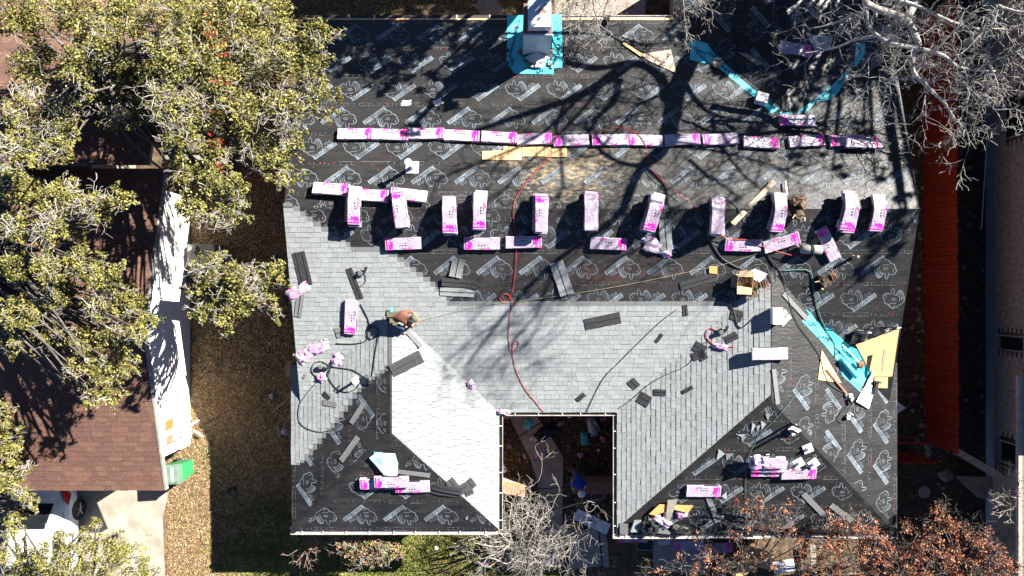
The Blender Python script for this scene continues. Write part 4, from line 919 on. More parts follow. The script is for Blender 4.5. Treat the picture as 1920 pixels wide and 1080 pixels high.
wx = -10.7; b = MB(); g = [(wx, NY0+.75, 0), (wx, NY1-.5, 0), (wx, NY1-.5, 2.6), (wx, NR, 2.6+half*NT-.12), (wx, NY0+.75, 2.66)]
b.prism([Vector(p)-nloc for p in g], (-.2, 0, 0)); b.box(Vector((-15.7, NY0+.85, 1.25))-nloc, (9.8, .2, 2.5)); b.build('wall', stucco, nb)
def onwall(name, c, d, m, lab, cat): b = MB(); b.box(Vector(c)-nloc, d); return b.build('wall_panel', m, nb)
onwall('wooden_panel', (wx+.03, -4.25, 1.45), (.04, .30, .42), M('orange_panel', (.36, .12, .035)), 'orange wooden panel fixed high on the white gable wall', 'panel')
onwall('wooden_panel', (wx+.03, -4.72, 1.40), (.05, .26, .34), M('brown_panel', (.30, .12, .07)), 'brown panel below the orange one on the white gable wall', 'panel')
t = thing('electric_meter', 'white electric meter boxes and pipes on the white gable wall', 'electric meter', (wx+.02, -4.6, 0))
for nm, c, d in (('meter_box', (.08, -.05, 1.05), (.16, .26, .4)), ('meter_box', (.07, .28, .8), (.14, .22, .3)), ('meter_box', (.10, -.12, .5), (.2, .3, .3)), ('breaker_box', (.07, -.42, .75), (.14, .24, .42))):
    b = MB(); b.box(c, d); b.box((c[0]+d[0]/2, c[1], c[2]), (.012, d[1]*.8, d[2]*.8)); b.build(nm, whitem, t)
b = MB(); b.tube([(.2, -.05, 1.05), (.28, -.05, 1.05)], .09, 12); b.build('meter_dial', alu, t)
b = MB(); b.tube([(.06, .05, 0), (.06, .05, 2.2)], .03, 8); b.tube([(.06, .05, .6), (.5, .3, .5)], .025, 8); b.tube([(.06, -.2, .05), (.06, -.2, 1.1)], .025, 8); b.tube([(.2, -.1, .2), (.45, -.3, .15)], .03, 8); b.build('conduit', whitem, t)
# wheelie bin
t = thing('wheelie_bin', 'green wheelie bin with a grey green lid beside the brown roof', 'bin', flat(351, 874, 0)); t.rotation_euler.z = R(4)
b = MB(); b.prism([(-.26, -.3, 1.0), (.26, -.3, 1.0), (.28, .3, 1.0), (-.28, .3, 1.0)], (0, 0, -.06)); vs = [(-.2, -.24, 0), (.2, -.24, 0), (.2, .22, 0), (-.2, .22, 0), (-.27, -.3, 1), (.27, -.3, 1), (.27, .3, 1), (-.27, .3, 1)]
b.mesh(vs, [(3, 2, 1, 0), (0, 1, 5, 4), (1, 2, 6, 5), (2, 3, 7, 6), (3, 0, 4, 7)]); b.build('bin_body', M('bin_green', (.02, .20, .07), (.03, .25, .09), rough=.4), t)
lidm = M('bin_lid_faded', (.10, .16, .12), (.15, .21, .165), rough=.6, scale=4)
b = MB(); b.prism([(-.30, -.30, 1.04), (.27, -.32, 1.02), (.30, -.28, 1.02), (.30, .28, 1.02), (.27, .32, 1.02), (-.30, .30, 1.04)], (0, 0, -.05)); b.box((-.02, 0, 1.05), (.46, .5, .03)); b.box((-.17, 0, 1.068), (.14, .3, .012)); l = b.build('lid', lidm, t)
b = MB(); b.box((.03, 0, 1.07), (.075, .46, .006)); b.build('sticker', white, l)
b = MB(); 
for i in range(9): b.box((.03, -.17+i*.042, 1.0745), (.03, .022 if i % 3 else .012, .001))
b.build('sticker_print', ink, l)
b = MB(); b.tube([(-.34, -.22, .98), (-.34, .22, .98)], .02, 8); b.build('handle', lidm, t)
for s in (-1, 1): b = MB(); b.tube([(-.24, s*.24, .1), (-.24, s*.28, .1)], .1, 14); b.build('wheel', blk, t)
# white car, nose towards the street
t = thing('parked_car', 'white car parked on the driveway under the tree and the brown eave', 'car', (-15.1, -8.7, 0)); carw = M('car_white_paint', (.72, .74, .76), rough=.2, spec=.6, var=.03)
def loft(b, secs, mi=0):
    n = len(secs[0]); o = len(b.v)
    for s in secs: b.v += [tuple(p) for p in s]
    for i in range(len(secs)-1):
        for j in range(n): j2 = (j+1) % n; b.f.append((o+i*n+j, o+(i+1)*n+j, o+(i+1)*n+j2, o+i*n+j2)); b.m.append(mi)
    b.f.append(tuple(o+j for j in range(n))); b.m.append(mi); b.f.append(tuple(o+(len(secs)-1)*n+j for j in reversed(range(n)))); b.m.append(mi)
def sec(y, w_, z0, z1, sh=.86): return [(-w_*.9, y, z0), (-w_, y, z0+.2), (-w_, y, z0+(z1-z0)*.62), (-w_*sh, y, z1-.03), (-w_*.5, y, z1), (w_*.5, y, z1), (w_*sh, y, z1-.03), (w_, y, z0+(z1-z0)*.62), (w_, y, z0+.2), (w_*.9, y, z0)]
b = MB(); loft(b, [sec(2.35, .66, .35, .86), sec(2.22, .80, .24, .98), sec(1.9, .88, .22, 1.02), sec(1.2, .91, .2, 1.0), sec(0, .92, .2, .98), sec(-1, .92, .2, .98), sec(-1.7, .90, .22, .95), sec(-2.15, .82, .25, .82), sec(-2.35, .66, .3, .68)]); b.build('body', carw, t, True)
def gs(y, wb, wt, zb, zt): return [(-wb, y, zb), (-wt*1.02, y, zt-.06), (-wt*.85, y, zt), (wt*.85, y, zt), (wt*1.02, y, zt-.06), (wb, y, zb)]
b = MB(); loft(b, [gs(2.0, .76, .7, .93, 1.0), gs(1.1, .84, .66, .93, 1.42), gs(.5, .86, .68, .93, 1.47), gs(-.4, .86, .68, .93, 1.46), gs(-1.2, .84, .72, .93, .99)]); b.build('roof', carw, t, True)
b = MB(); b.prism([(-.58, 1.86, 1.02), (.58, 1.86, 1.02), (.52, 1.16, 1.405), (-.52, 1.16, 1.405)], (0, .03, .03)); b.build('rear_window', glassd, t)
for s in (-1, 1):
    for y0, y1 in ((1.0, .25), (.18, -.75)):
        q = [(s*.865, y0, 1.0), (s*.865, y1, 1.0), (s*.735, max(y1, -.55), 1.36), (s*.735, min(y0, .95), 1.36)]; b = MB(); b.prism([Vector(p)+Vector((s*.012, 0, 0)) for p in q], (-s*.02, 0, 0)); b.build('side_window', glassd, t)
    for y in (1.45, -1.4):
        b = MB(); b.tube([(s*.70, y, .33), (s*.925, y, .33), (s*.93, y, .33)], [.335, .335, .29], 24, 0); wh = b.build('wheel', blk, t)
        b = MB(); b.tube([(s*.93, y, .33), (s*.936, y, .33)], [.235, .22], 20); b.build('rim', blk, wh)
        b = MB()
        for k_ in range(5): a = 6.283*k_/5; b.tube([(s*.94, y, .33), (s*.945, y+.21*math.cos(a), .33+.21*math.sin(a))], [.03, .022], 5)
        b.build('spoke', steel, wh)
    b = MB(); b.prism([(s*.84, 2.14, .98), (s*.70, 2.27, .96), (s*.80, 2.24, .74), (s*.90, 2.05, .70), (s*.925, 1.75, .86), (s*.88, 1.85, .97)], (0, 0, .012) if False else (s*.01, .02, .02)); b.build('tail_light', M('tail_light_red', (.35, .01, .008), rough=.15, spec=.6), t)
b = MB(); b.box((0, 2.33, .5), (1.3, .06, .16)); b.build('bumper', carw, t); b = MB(); b.box((0, 2.36, .72), (.5, .02, .12)); b.build('number_plate', white, t)

# ---------------------------------------------------------------- the grey house on the right and the passage between
gh = thing('grey_house', 'tall grey brick house with a painted foundation along the right edge', 'house', (18, 0, 0)); gl = Vector((18, 0, 0)); WX = 15.8; HG = 5.5
b = MB(); b.box((2.0, 4.75, HG/2+.3), (8.38, 14.5, HG-.6)); b.build('wall', bjoint, gh); b = MB(); b.box((2.0, -6.76, 1.5), (8.38, 8.5, 1.8)); b.build('wall', bjoint, gh)
b = MB(); b.box((2.0, .5, .31), (8.5, 23.1, .62)); b.build('foundation', found, gh)
b = MB(); me = None; cr = 0; z = .66
bk = MB(); bk.box((0, 0, 0), (.024, .29, .085)); bk = bk.me('brick', bwall); nbk = 0; fld = MB()
holes = [(-1.95, -1.5, .9, 1.95), (4.7, 6.0, 1.15, 2.3), (-5.5, -4.85, .95, 1.9)]
while z < 2.0:
    y = -9.5+(cr % 2)*.15
    while y < 9.5:
        if not any(h[0]-.2 < y < h[1]+.2 and h[2]-.08 < z < h[3]+.08 for h in holes):
            if nbk < 298 and z < 1.35 and -6.6 < y < 5: o = link('brick', bk, gh); o.location = (WX-.012-gl.x-.2, y, z); nbk += 1
            else: fld.box((WX-.212-gl.x, y, z), (.024, .29, .085))
        y += .30
    z += .097; cr += 1
tag(fld.build('brick_courses', bwall, gh), kind='stuff')
for y0, y1, z0, z1 in holes:
    b = MB(); x = WX-gl.x-.215
    for c, d in (((x, (y0+y1)/2, z0), (.06, y1-y0+.1, .05)), ((x, (y0+y1)/2, z1), (.06, y1-y0+.1, .05)), ((x, y0, (z0+z1)/2), (.06, .05, z1-z0-.05)), ((x, y1, (z0+z1)/2), (.06, .05, z1-z0-.05))): b.box(c, d)
    wf = b.build('window', greyp, gh); b = MB(); b.box((x+.005, (y0+y1)/2, (z0+z1)/2), (.02, y1-y0-.05, z1-z0-.05)); b.build('pane', glassd, wf)
b = MB(); x0 = 14.95-gl.x; b.prism([(x0+.12, -9.2, 2.55), (x0+3.5, -9.2, 3.7), (x0+3.5, -2.6, 3.7), (x0+.12, -2.6, 2.55)], (0, 0, -.15)); b.build('lower_roof', M('tan_roof', (.30, .20, .12), (.38, .26, .16), rough=.9, scale=12), gh)
b = MB(); b.box((x0+.05, -5.9, 2.5), (.11, 6.6, .12)); b.build('gutter', gutm, gh)
b = MB(); b.prism([(WX-.45-gl.x, -2.4, HG), (WX+4.5-gl.x, -2.4, HG+1.5), (WX+4.5-gl.x, 12, HG+1.5), (WX-.45-gl.x, 12, HG)], (0, 0, -.15)); b.build('upper_roof', brown[1], gh)
# the red fence: pickets, rails, posts
def fence(label, A, B_, hgt, m, off, lean=.0, wd=.14, sag=None):
    A, B_ = Vector((*A, 0)), Vector((*B_, 0)); t_ = (B_-A); L = t_.length; t_.normalize(); nn = Vector((-t_.y, t_.x, 0)); f = Matrix((t_, nn, Vector((0, 0, 1)))).transposed().to_4x4(); f.translation = A
    t = thing('wooden_fence', label, 'fence', f); pk = []
    for q in (m, m, redw2): me = MB(); me.box((0, 0, hgt/2), (wd-.012, .018, hgt)); pk.append(me.me('picket', q))
    n = int(L/wd)
    for i in range(n):
        o = link('picket', rnd.choice(pk), t); o.location = (wd*(i+.5), rnd.uniform(-.006, .006), rnd.uniform(-.03, .015)); o.rotation_euler = (rnd.uniform(-.01, .01)+lean, rnd.uniform(-.006, .006), 0)
    for z in (.35, hgt-.35): b = MB(); b.box((L/2, off, z), (L, .04, .09)); b.build('rail', m, t)
    me = MB(); me.box((0, 0, hgt/2), (.09, .09, hgt)); me = me.me('post', m)
    for i in range(int(L/2.4)+1): o = link('post', me, t); o.location = (min(i*2.4+.05, L), off+.05 if off > 0 else off-.05, -.03)
    return t
fence('long red stained wooden fence running down the right side passage', (13.66, 9.0), (13.74, -5.2), 1.72, redw, .04)
fence('short red fence joining the right wing to the side fence', (11.2, -5.38), (13.3, -5.45), 1.6, redw, .55)
fence('red fence glimpsed through the oak on the left', (-9.5, 8.5), (-9.3, 3.6), 1.7, redw, .05)
b = MB(); b.box((0, 0, 0), (1.3, .14, .05)); tag(b.build('grey_rail', greyw, None, mat=Matrix.Translation((-10.2, 4.05, 1.5))), 'grey rail glimpsed between the oak leaves beside the red fence', 'rail')
b = MB(); b.box((0, 0, .28), (.85, .6, .56)); b.box((0, 0, .57), (.88, .63, .03)); tag(b.build('garden_box', greyp, None, mat=Matrix.Translation(flat(392, 478, 0))), 'grey box half hidden by oak leaves near the white wall', 'box')
def slats(label, pts_px, zs, n, m, name='fallen_fence_panel'):
    P = [flat(px, py, z) for (px, py), z in zip(pts_px, zs)]; c = P[0].copy(); t = thing(name, label, 'fence panel', c)
    for i in range(n):
        a, d = i/n+.004, (i+1)/n-.006; q = [P[0].lerp(P[1], a), P[0].lerp(P[1], d), P[3].lerp(P[2], d), P[3].lerp(P[2], a)]
        if (q[1]-q[0]).cross(q[2]-q[0]).z < 0: q.reverse()
        b = MB(); j = Vector((0, 0, rnd.uniform(-.012, .012))); b.prism([p-c+j for p in q], (0, 0, -.02)); b.build('slat', m, t)
    return t
slats('grey weathered fence panel leaning over the debris on the right', [(1768, 838), (1912, 924), (1904, 908), (1790, 842)][:2]+[(1918, 912), (1790, 836)], [.5, .9, 1.4, .9], 9, greyw)
slats('long grey boards lying below the leaning fence panel', [(1790, 893), (1905, 930), (1912, 944), (1834, 934)], [.12, .2, .2, .1], 8, greyw)
slats('pinkish timber lengths under the leaning panel', [(1792, 893), (1870, 895), (1912, 928), (1908, 934)], [.3, .3, .5, .5], 3, tanw)
slats('wooden slatted crate beside the left eave', [(536, 677), (547, 677), (547, 705), (536, 705)], [.5, .5, .5, .5], 4, tanw, 'slatted_crate')
slats('grey plank lying on the shaded left yard', [(517, 801), (523, 800), (527, 818), (521, 819)], [.05]*4, 2, greyw, 'plank_pair')
tag(MB().__class__ and (lambda b: (b.prism([flat(px, py, .9) for px, py in ((1681, 752), (1699, 765), (1682, 776))], (0, 0, -.01)), b.build('pale_sheet', alu))[1])(MB()), 'pale sheet corner sticking out past the right eave', 'sheet')
def rock(px, py, s, lab, grp, m=rockm):
    bm = bmesh.new(); bmesh.ops.create_icosphere(bm, subdivisions=2, radius=s); o = rnd.uniform(0, 99)
    for v in bm.verts: v.co *= 1+.45*noise.noise(v.co/s*1.1+Vector((o, 0, 0))); v.co.z *= .55
    me = bpy.data.meshes.new('rock'); bm.to_mesh(me); bm.free(); me.materials.append(m); ob = link('rock', me); ob.location = flat(px, py, s*.25); ob.rotation_euler.z = rnd.uniform(0, 6); return tag(ob, lab, 'rock', grp)
for i in range(46): rock(rnd.choice((1726, 1722, 1730, 1718))+rnd.uniform(-8, 8), rnd.uniform(250, 830), rnd.uniform(.03, .09), 'pale limestone rock lying along the foot of the red fence', 'rocks along the red fence')
for i in range(14): rock(rnd.uniform(1805, 1845), rnd.uniform(240, 830), rnd.uniform(.03, .09), 'small rock on the dark soil between fence and grey house', 'rocks by the grey house')
for px, py, s, lab in [(1740, 835, .14, 'pale rock at the end of the red fence'), (1742, 848, .13, 'second pale rock at the end of the red fence'), (1752, 834, .08, 'smaller pale rock touching the fence end'), (1773, 892, .22, 'broad flat rock left of the fallen boards'), (1760, 908, .06, 'small rock under the fallen boards'), (1768, 915, .06, 'round rock under the fallen boards')]: rock(px, py, s, lab, 'debris rocks')
b = MB(); b.tube([(0, 0, .02), (0, 0, .06), (0, 0, .07)], [.20, .20, .17], 18); tag(b.build('round_lid', greyw, None, mat=Matrix.Translation(flat(1732, 922, 0))), 'round grey lid leaning on dark rubbish near the red leaves', 'lid')

# ---------------------------------------------------------------- courtyard walls, things on the front ground
def brickwall(label, A, B_, wd, hgt, m):
    A, B_ = Vector((*A, 0)), Vector((*B_, 0)); t_ = (B_-A); L = t_.length; t_.normalize(); nn = Vector((-t_.y, t_.x, 0)); f = Matrix((t_, nn, Vector((0, 0, 1)))).transposed().to_4x4(); f.translation = A
    t = thing('brick_wall', label, 'brick wall', f); b = MB(); b.box((L/2, 0, hgt/2), (L-.02, wd-.03, hgt-.012)); b.build('mortar', jointm, t)
    me = MB(); me.box((0, 0, 0), (.083, wd*.49, .06)); me = me.me('brick', m); n = int(L/.093)
    for i in range(n):
        for s in (-1, 1): o = link('brick', me, t); o.location = (.047+i*.093, s*wd*.25, hgt-.025+rnd.uniform(-.004, .003))
    me = MB(); me.box((0, 0, 0), (.19, .02, .058)); me = me.me('brick', m); z = hgt-.10; c = 0
    while z > .03 and c < 11:
        x = .1*(1+c % 2)
        while x < L-.05: o = link('brick', me, t); o.location = (x, -wd/2+.004, z); x += .2
        z -= .068; c += 1
    return t
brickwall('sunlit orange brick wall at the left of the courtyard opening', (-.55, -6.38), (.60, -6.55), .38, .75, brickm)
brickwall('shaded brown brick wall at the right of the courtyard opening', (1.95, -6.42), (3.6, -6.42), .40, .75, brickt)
t = thing('white_board', 'long bluish white board with dark marks leaning in the front shade', 'board', flat(1110, 978, .12)); t.rotation_euler = (0, 0, R(-25)); b = MB(); b.box((0, 0, 0), (1.22, .38, .035)); b.build('board', M('board_white', (.60, .64, .70), rough=.5), t); b = MB()
for x, y, a, s in ((-.05, .03, .5, .16), (.1, .05, -.2, .1), (.02, -.06, 0, .04), (.1, -.07, 1, .04), (.25, .1, .3, .03)): b.box((x, y, .019), (s, .03, .002), 0, Matrix.Rotation(a*.4, 4, 'Z'))
b.build('dark_mark', blk, t)
t = thing('plastic_tray', 'dark rectangular tray with a pale rim on the ground below the right gutter', 'tray', flat(1208, 1016, .0)); b = MB(); b.box((0, 0, .02), (.5, .46, .03)); b.build('tray_base', M('tray_dark', (.025, .03, .045), rough=.4), t); b = MB()
for c, d in (((0, .23, .06), (.5, .02, .08)), ((0, -.23, .06), (.5, .02, .08)), ((.25, 0, .06), (.02, .44, .08)), ((-.25, 0, .06), (.02, .44, .08))): b.box(c, d)
b.build('rim', greyp, t)
for px, py, d, a, z, m, lab in [(1230, 1009, (.62, .14, .05), -4, 1.2, tanw, 'pinkish board stuck out below the right gutter'), (1245, 1016, (.4, .2, .01), 3, .6, alu, 'pale blue sheet under the board below the right gutter'), (1418, 1045, (1.1, .6, .02), -12, .5, ply, 'tan plywood sheet glimpsed through the red leaves'), (1470, 1062, (.7, .4, .02), 10, .3, alu, 'pale blue board glimpsed through the red leaves'), (1390, 1072, (.6, .3, .02), 30, .3, ply, 'second tan sheet glimpsed through the red leaves'), (1525, 1050, (.18, 1.0, .04), 4, .3, greyw, 'grey plank glimpsed through the red leaves'), (1540, 1020, (.12, .7, .04), -10, .3, greyw, 'short grey plank under the red leaves')]:
    f = Matrix.Rotation(R(a), 4, 'Z'); f.translation = flat(px, py, z); b = MB(); b.box((0, 0, 0), d); tag(b.build('loose_board', m, None, mat=f), lab, 'board')
f = Matrix.Rotation(R(55), 4, 'Z'); f.translation = flat(440, 915, .01); b = MB(); b.prism([(-.2, -.2, .01), (-.12, -.24, .01), (.1, .02, .01), (.02, .1, .01)], (0, 0, -.01)); b.prism([(.1, .02, .012), (.02, .1, .012), (-.26, .16, .012), (-.26, .06, .012)], (0, 0, -.01)); tag(b.build('shingle_offcut', blk, None, mat=f), 'bent black shingle strip lying on the shaded yard', 'shingle offcut')
b = MB(); b.prism([flat(px, py, .02) for px, py in ((387, 860), (392, 859), (396, 824), (394, 822))], (0, 0, -.015)); tag(b.build('dark_strip', blk), 'dark strip lying at the shadow edge of the yard', 'strip')
# ---------------------------------------------------------------- people
def body(joints, bones, zones, mats, mat, parent, levels=2):
    """one continuous skinned figure; every face takes the material of the bone nearest to it"""
    names = list(joints); me = bpy.data.meshes.new('body'); me.from_pydata([joints[n][0] for n in names], [(names.index(a), names.index(c)) for a, c in bones], [])
    o = bpy.data.objects.new('body', me); C.objects.link(o); o.modifiers.new('Skin', 'SKIN'); s = o.modifiers.new('Sub', 'SUBSURF'); s.levels = levels
    sv = me.skin_vertices[0].data
    for i, n in enumerate(names): r = joints[n][1]; sv[i].radius = r if hasattr(r, '__len__') else (r, r); sv[i].use_root = n == 'pelvis'
    bpy.context.view_layer.update(); m2 = bpy.data.meshes.new_from_object(o.evaluated_get(bpy.context.evaluated_depsgraph_get())); bpy.data.objects.remove(o)
    m2.name = 'body'; m2.materials.clear()
    for m in mats: m2.materials.append(m)
    segs = [(Vector(joints[a][0]), Vector(joints[c][0]), zones.get((a, c), 0)) for a, c in bones]
    for p in m2.polygons:
        p.use_smooth = True; best = 9; mi = 0
        for a, c, z in segs:
            d = c-a; t = max(0, min(1, (p.center-a).dot(d)/max(d.length_squared, 1e-9))); e = (a+d*t-p.center).length
            if e < best: best, mi = e, z
        p.material_index = mi
    return link('body', m2, parent)
skin = M('skin', (.36, .19, .12), rough=.55, var=.06); jean = M('denim', (.018, .03, .065), (.03, .05, .10), rough=.85, scale=20); orange = M('orange_shirt', (.13, .052, .033), (.18, .075, .05), rough=.85, scale=10, bump=.4, bscale=14); bluec = M('blue_shirt', (.012, .05, .36), (.02, .07, .45), rough=.85, scale=8, bump=.4, bscale=14); olive = M('olive_cap', (.085, .08, .055), (.11, .105, .075), rough=.85, scale=20); greyt = M('grey_trousers', (.07, .08, .085), rough=.85); hair = M('dark_hair', (.02, .014, .01), rough=.6); shoe = M('tan_shoe', (.34, .24, .17), rough=.7)
B0 = [('pelvis', 'waist'), ('waist', 'chest'), ('chest', 'neck'), ('neck', 'head'), ('head', 'crown'), ('chest', 'shl'), ('shl', 'ell'), ('ell', 'wrl'), ('wrl', 'hal'), ('chest', 'shr'), ('shr', 'elr'), ('elr', 'wrr'), ('wrr', 'har'),
      ('pelvis', 'hil'), ('hil', 'knl'), ('knl', 'anl'), ('anl', 'tol'), ('pelvis', 'hir'), ('hir', 'knr'), ('knr', 'anr'), ('anr', 'tor')]
Z0 = {('pelvis', 'waist'): 1, ('waist', 'chest'): 0, ('chest', 'neck'): 0, ('neck', 'head'): 2, ('head', 'crown'): 2, ('shl', 'ell'): 0, ('shr', 'elr'): 0, ('ell', 'wrl'): 2, ('elr', 'wrr'): 2, ('wrl', 'hal'): 2, ('wrr', 'har'): 2,
      ('pelvis', 'hil'): 1, ('pelvis', 'hir'): 1, ('hil', 'knl'): 1, ('hir', 'knr'): 1, ('knl', 'anl'): 1, ('knr', 'anr'): 1, ('anl', 'tol'): 3, ('anr', 'tor'): 3}
def figure(t, J, mats):
    Rr = dict(pelvis=(.14, .12), waist=(.13, .11), chest=(.155, .12), neck=.055, head=(.085, .095), crown=(.07, .08), shl=.065, shr=.065, ell=.045, elr=.045, wrl=.032, wrr=.032, hal=(.04, .022), har=(.04, .022), hil=.10, hir=.10, knl=.062, knr=.062, anl=.045, anr=.045, tol=(.045, .035), tor=(.045, .035))
    b = body({n: (J[n], Rr[n]) for n in J if n != 'face'}, B0, Z0, mats, None, t)
    for w_, h_ in (('wrl', 'hal'), ('wrr', 'har')):               # five fingers curled from each palm
        a, c = Vector(J[w_]), Vector(J[h_]); d = (c-a).normalized(); sd = d.cross(Vector((0, 0, 1))).normalized(); mb = MB()
        for i, (o, ln) in enumerate(((-.03, .062), (-.01, .074), (.01, .07), (.03, .054))): mb.tube([c+sd*o-d*.01, c+sd*o+d*ln*.6, c+sd*o*1.05+d*ln*.85+Vector((0, 0, -.025))], [.0095, .0085, .007], 6)
        mb.tube([c-d*.05+sd*.03, c-d*.01+sd*.062, c+d*.03+sd*.058+Vector((0, 0, -.015))], [.011, .010, .008], 6); mb.build('fingers', skin, t, True)
    h, k_ = Vector(J['head']), Vector(J['crown']); up = (k_-h).normalized(); fwd = Vector(J['face'])-h if 'face' in J else (h-Vector(J['neck']))
    fwd = (fwd-up*fwd.dot(up)).normalized(); side = up.cross(fwd); F = Matrix((side, fwd, up)).transposed().to_4x4(); F.translation = h; mb = MB()
    mb.tube([F @ Vector((0, .09, .03)), F @ Vector((0, .118, -.005)), F @ Vector((0, .10, -.02))], [.008, .016, .012], 6)
    for s in (-1, 1): mb.tube([F @ Vector((s*.092, -.005, .025)), F @ Vector((s*.10, -.01, -.03))], [.018, .012], 6)
    mb.build('nose_and_ears', skin, t, True); mb = MB()
    for s in (-1, 1): mb.tube([F @ Vector((s*.034, .088, .035)), F @ Vector((s*.034, .098, .035))], [.011, .008], 8)
    mb.build('eyes', hair, t); mb = MB(); mb.tube([F @ Vector((-.025, .092, -.045)), F @ Vector((.025, .092, -.045))], .006, 5); mb.build('mouth', M('lips', (.22, .08, .07)), t)
    return F
def cap(t, F, m, brim=True, r=.118):
    mb = MB(); n, k = 16, 6
    rings = [[F @ Vector((r*.93*math.cos(6.283*j/n)*math.cos(a), r*1.08*math.sin(6.283*j/n)*math.cos(a)-.005, .045+.105*math.sin(a))) for j in range(n)] for a in [R(90*i/k*.98) for i in range(k+1)]]; o = len(mb.v)
    for rg in rings: mb.v += [tuple(p) for p in rg]
    for i in range(k):
        for j in range(n): mb.f.append((o+i*n+j, o+i*n+(j+1) % n, o+(i+1)*n+(j+1) % n, o+(i+1)*n+j)); mb.m.append(0)
    mb.f.append(tuple(o+k*n+j for j in range(n))); mb.m.append(0)
    c = mb.build('cap', m, t, True)
    if brim: mb = MB(); mb.prism([F @ Vector(p) for p in ((-.085, .09, .05), (.085, .09, .05), (.075, .165, .035), (.04, .195, .03), (-.04, .195, .03), (-.075, .165, .035))], F.to_3x3() @ Vector((0, 0, -.008))); mb.build('brim', m, c)
# the worker crouching at the left valley, back to the ridge, reaching right and down
o = rp(752, 603, .02); t = thing('person', 'worker in olive cap, orange shirt and dark jeans crouching by the left ridge', 'person', o); V = Vector
J = dict(pelvis=(-.22, .06, .33), waist=(-.11, .12, .44), chest=(.13, .16, .55), neck=(.30, .14, .60), head=(.41, .11, .60), crown=(.50, .13, .68), face=(.46, .00, .52), shl=(.16, .30, .54), ell=(.38, .28, .36), wrl=(.50, .10, .20), hal=(.52, .02, .15), shr=(.18, .0, .54), elr=(.30, -.14, .34), wrr=(.38, -.06, .17), har=(.44, -.02, .13),
         hil=(-.18, .13, .31), knl=(.22, .06, .42), anl=(.10, -.12, .09), tol=(.26, -.20, .05), hir=(-.20, -.06, .31), knr=(.14, -.18, .40), anr=(-.02, -.26, .08), tor=(.14, -.34, .04))
gz = lambda d: roof(o.x+d[0], o.y+d[1])[0]-o.z
J = {n: V((p[0], p[1], p[2]*(.8 if n[:2] not in ('an', 'to') else 1))) for n, p in J.items()}
J = {n: (V(p)+V((0, 0, gz(p) if n[:2] in ('an', 'to', 'ha', 'wr') else 0))) for n, p in J.items()}
F = figure(t, {n: tuple(p) for n, p in J.items()}, [orange, jean, skin, shoe]); cap(t, F, olive)
b = MB()
for p, s in (((-.22, .22, .46), (.20, .14, .16)), ((-.06, .24, .48), (.12, .10, .14)), ((-.10, -.04, .46), (.12, .08, .14)), ((-.17, .10, .47), (.16, .24, .06))): b.box((p[0], p[1], p[2]*.8), s)
b.build('tool_belt', M('olive_canvas', (.08, .075, .045), (.12, .11, .07), rough=.85, scale=15), t)
# the person in blue bending forward in the shaded courtyard
o = flat(1076, 872, 0); t = thing('person', 'person in blue shirt and pale cap bending forward in the shaded courtyard', 'person', o)
J = dict(pelvis=(.02, .03, .92), waist=(.03, -.08, 1.04), chest=(.06, -.30, 1.22), neck=(.09, -.43, 1.30), head=(.11, -.52, 1.34), crown=(.12, -.58, 1.43), face=(.12, -.62, 1.27), shl=(.24, -.29, 1.20), ell=(.33, -.36, .95), wrl=(.28, -.52, .78), hal=(.26, -.58, .72), shr=(-.12, -.28, 1.20), elr=(-.18, -.40, .96), wrr=(-.08, -.54, .80), har=(-.04, -.60, .75),
         hil=(.12, .03, .88), knl=(.13, -.03, .48), anl=(.12, .08, .08), tol=(.13, -.08, .04), hir=(-.08, .03, .88), knr=(-.09, -.06, .48), anr=(-.09, .05, .08), tor=(-.09, -.12, .04))
F = figure(t, J, [bluec, greyt, skin, shoe]); cap(t, F, M('pale_cap', (.55, .60, .68), rough=.8), r=.13)

# ---------------------------------------------------------------- trees and shrubs
def cloud(name, groups, mats, parent, seed=1, kind=None):
    """leaves: one mesh of small folded quads. groups: list of (centre, radii, count, size, material weights)"""
    rs = np.random.RandomState(seed); CO, MI = [], []
    for c, rad, n, sz, wts in groups:
        d = rs.normal(size=(n, 3)); d /= np.linalg.norm(d, axis=1)[:, None]+1e-9; q = rs.rand(n, 1)**.45
        nsub = max(4, n//55); sc_ = rs.normal(size=(nsub, 3)); sc_ /= np.linalg.norm(sc_, axis=1)[:, None]; sc_ *= (rs.rand(nsub, 1)**.4)*.95
        own = rs.randint(0, nsub, n); p = np.where(rs.rand(n, 1) < .85, sc_[own]+rs.normal(size=(n, 3))*.125, d*q)
        p = p*np.array(rad)+np.array(c)
        a = rs.normal(size=(n, 3)); a /= np.linalg.norm(a, axis=1)[:, None]; nrm = rs.normal(size=(n, 3))*.75+np.array((0.1, .05, .75)); b_ = np.cross(nrm, a); b_ /= np.linalg.norm(b_, axis=1)[:, None]+1e-9
        s = sz*(.6+.8*rs.rand(n, 1)); CO.append(np.stack([p-a*s*.5, p+b_*s*.27, p+a*s*.5, p-b_*s*.27], 1).reshape(-1, 3))
        cw = np.cumsum(wts)/np.sum(wts); tone = np.clip(rs.rand(nsub)[own]*.6+rs.rand(n)*.4, 0, .9999); MI.append(np.minimum(np.searchsorted(cw, tone), len(wts)-1))
    CO = np.concatenate(CO).astype(np.float32); MI = np.concatenate(MI).astype(np.int32); N = len(MI)
    me = bpy.data.meshes.new(name); me.vertices.add(N*4); me.vertices.foreach_set('co', CO.ravel()); me.loops.add(N*4); me.loops.foreach_set('vertex_index', np.arange(N*4, dtype=np.int32))
    me.polygons.add(N); me.polygons.foreach_set('loop_start', np.arange(0, N*4, 4, dtype=np.int32)); me.polygons.foreach_set('loop_total', np.full(N, 4, np.int32))
    for m in mats: me.materials.append(m)
    me.polygons.foreach_set('material_index', MI); me.update(calc_edges=True); me.validate()
    return tag(link(name, me, parent), kind=kind)
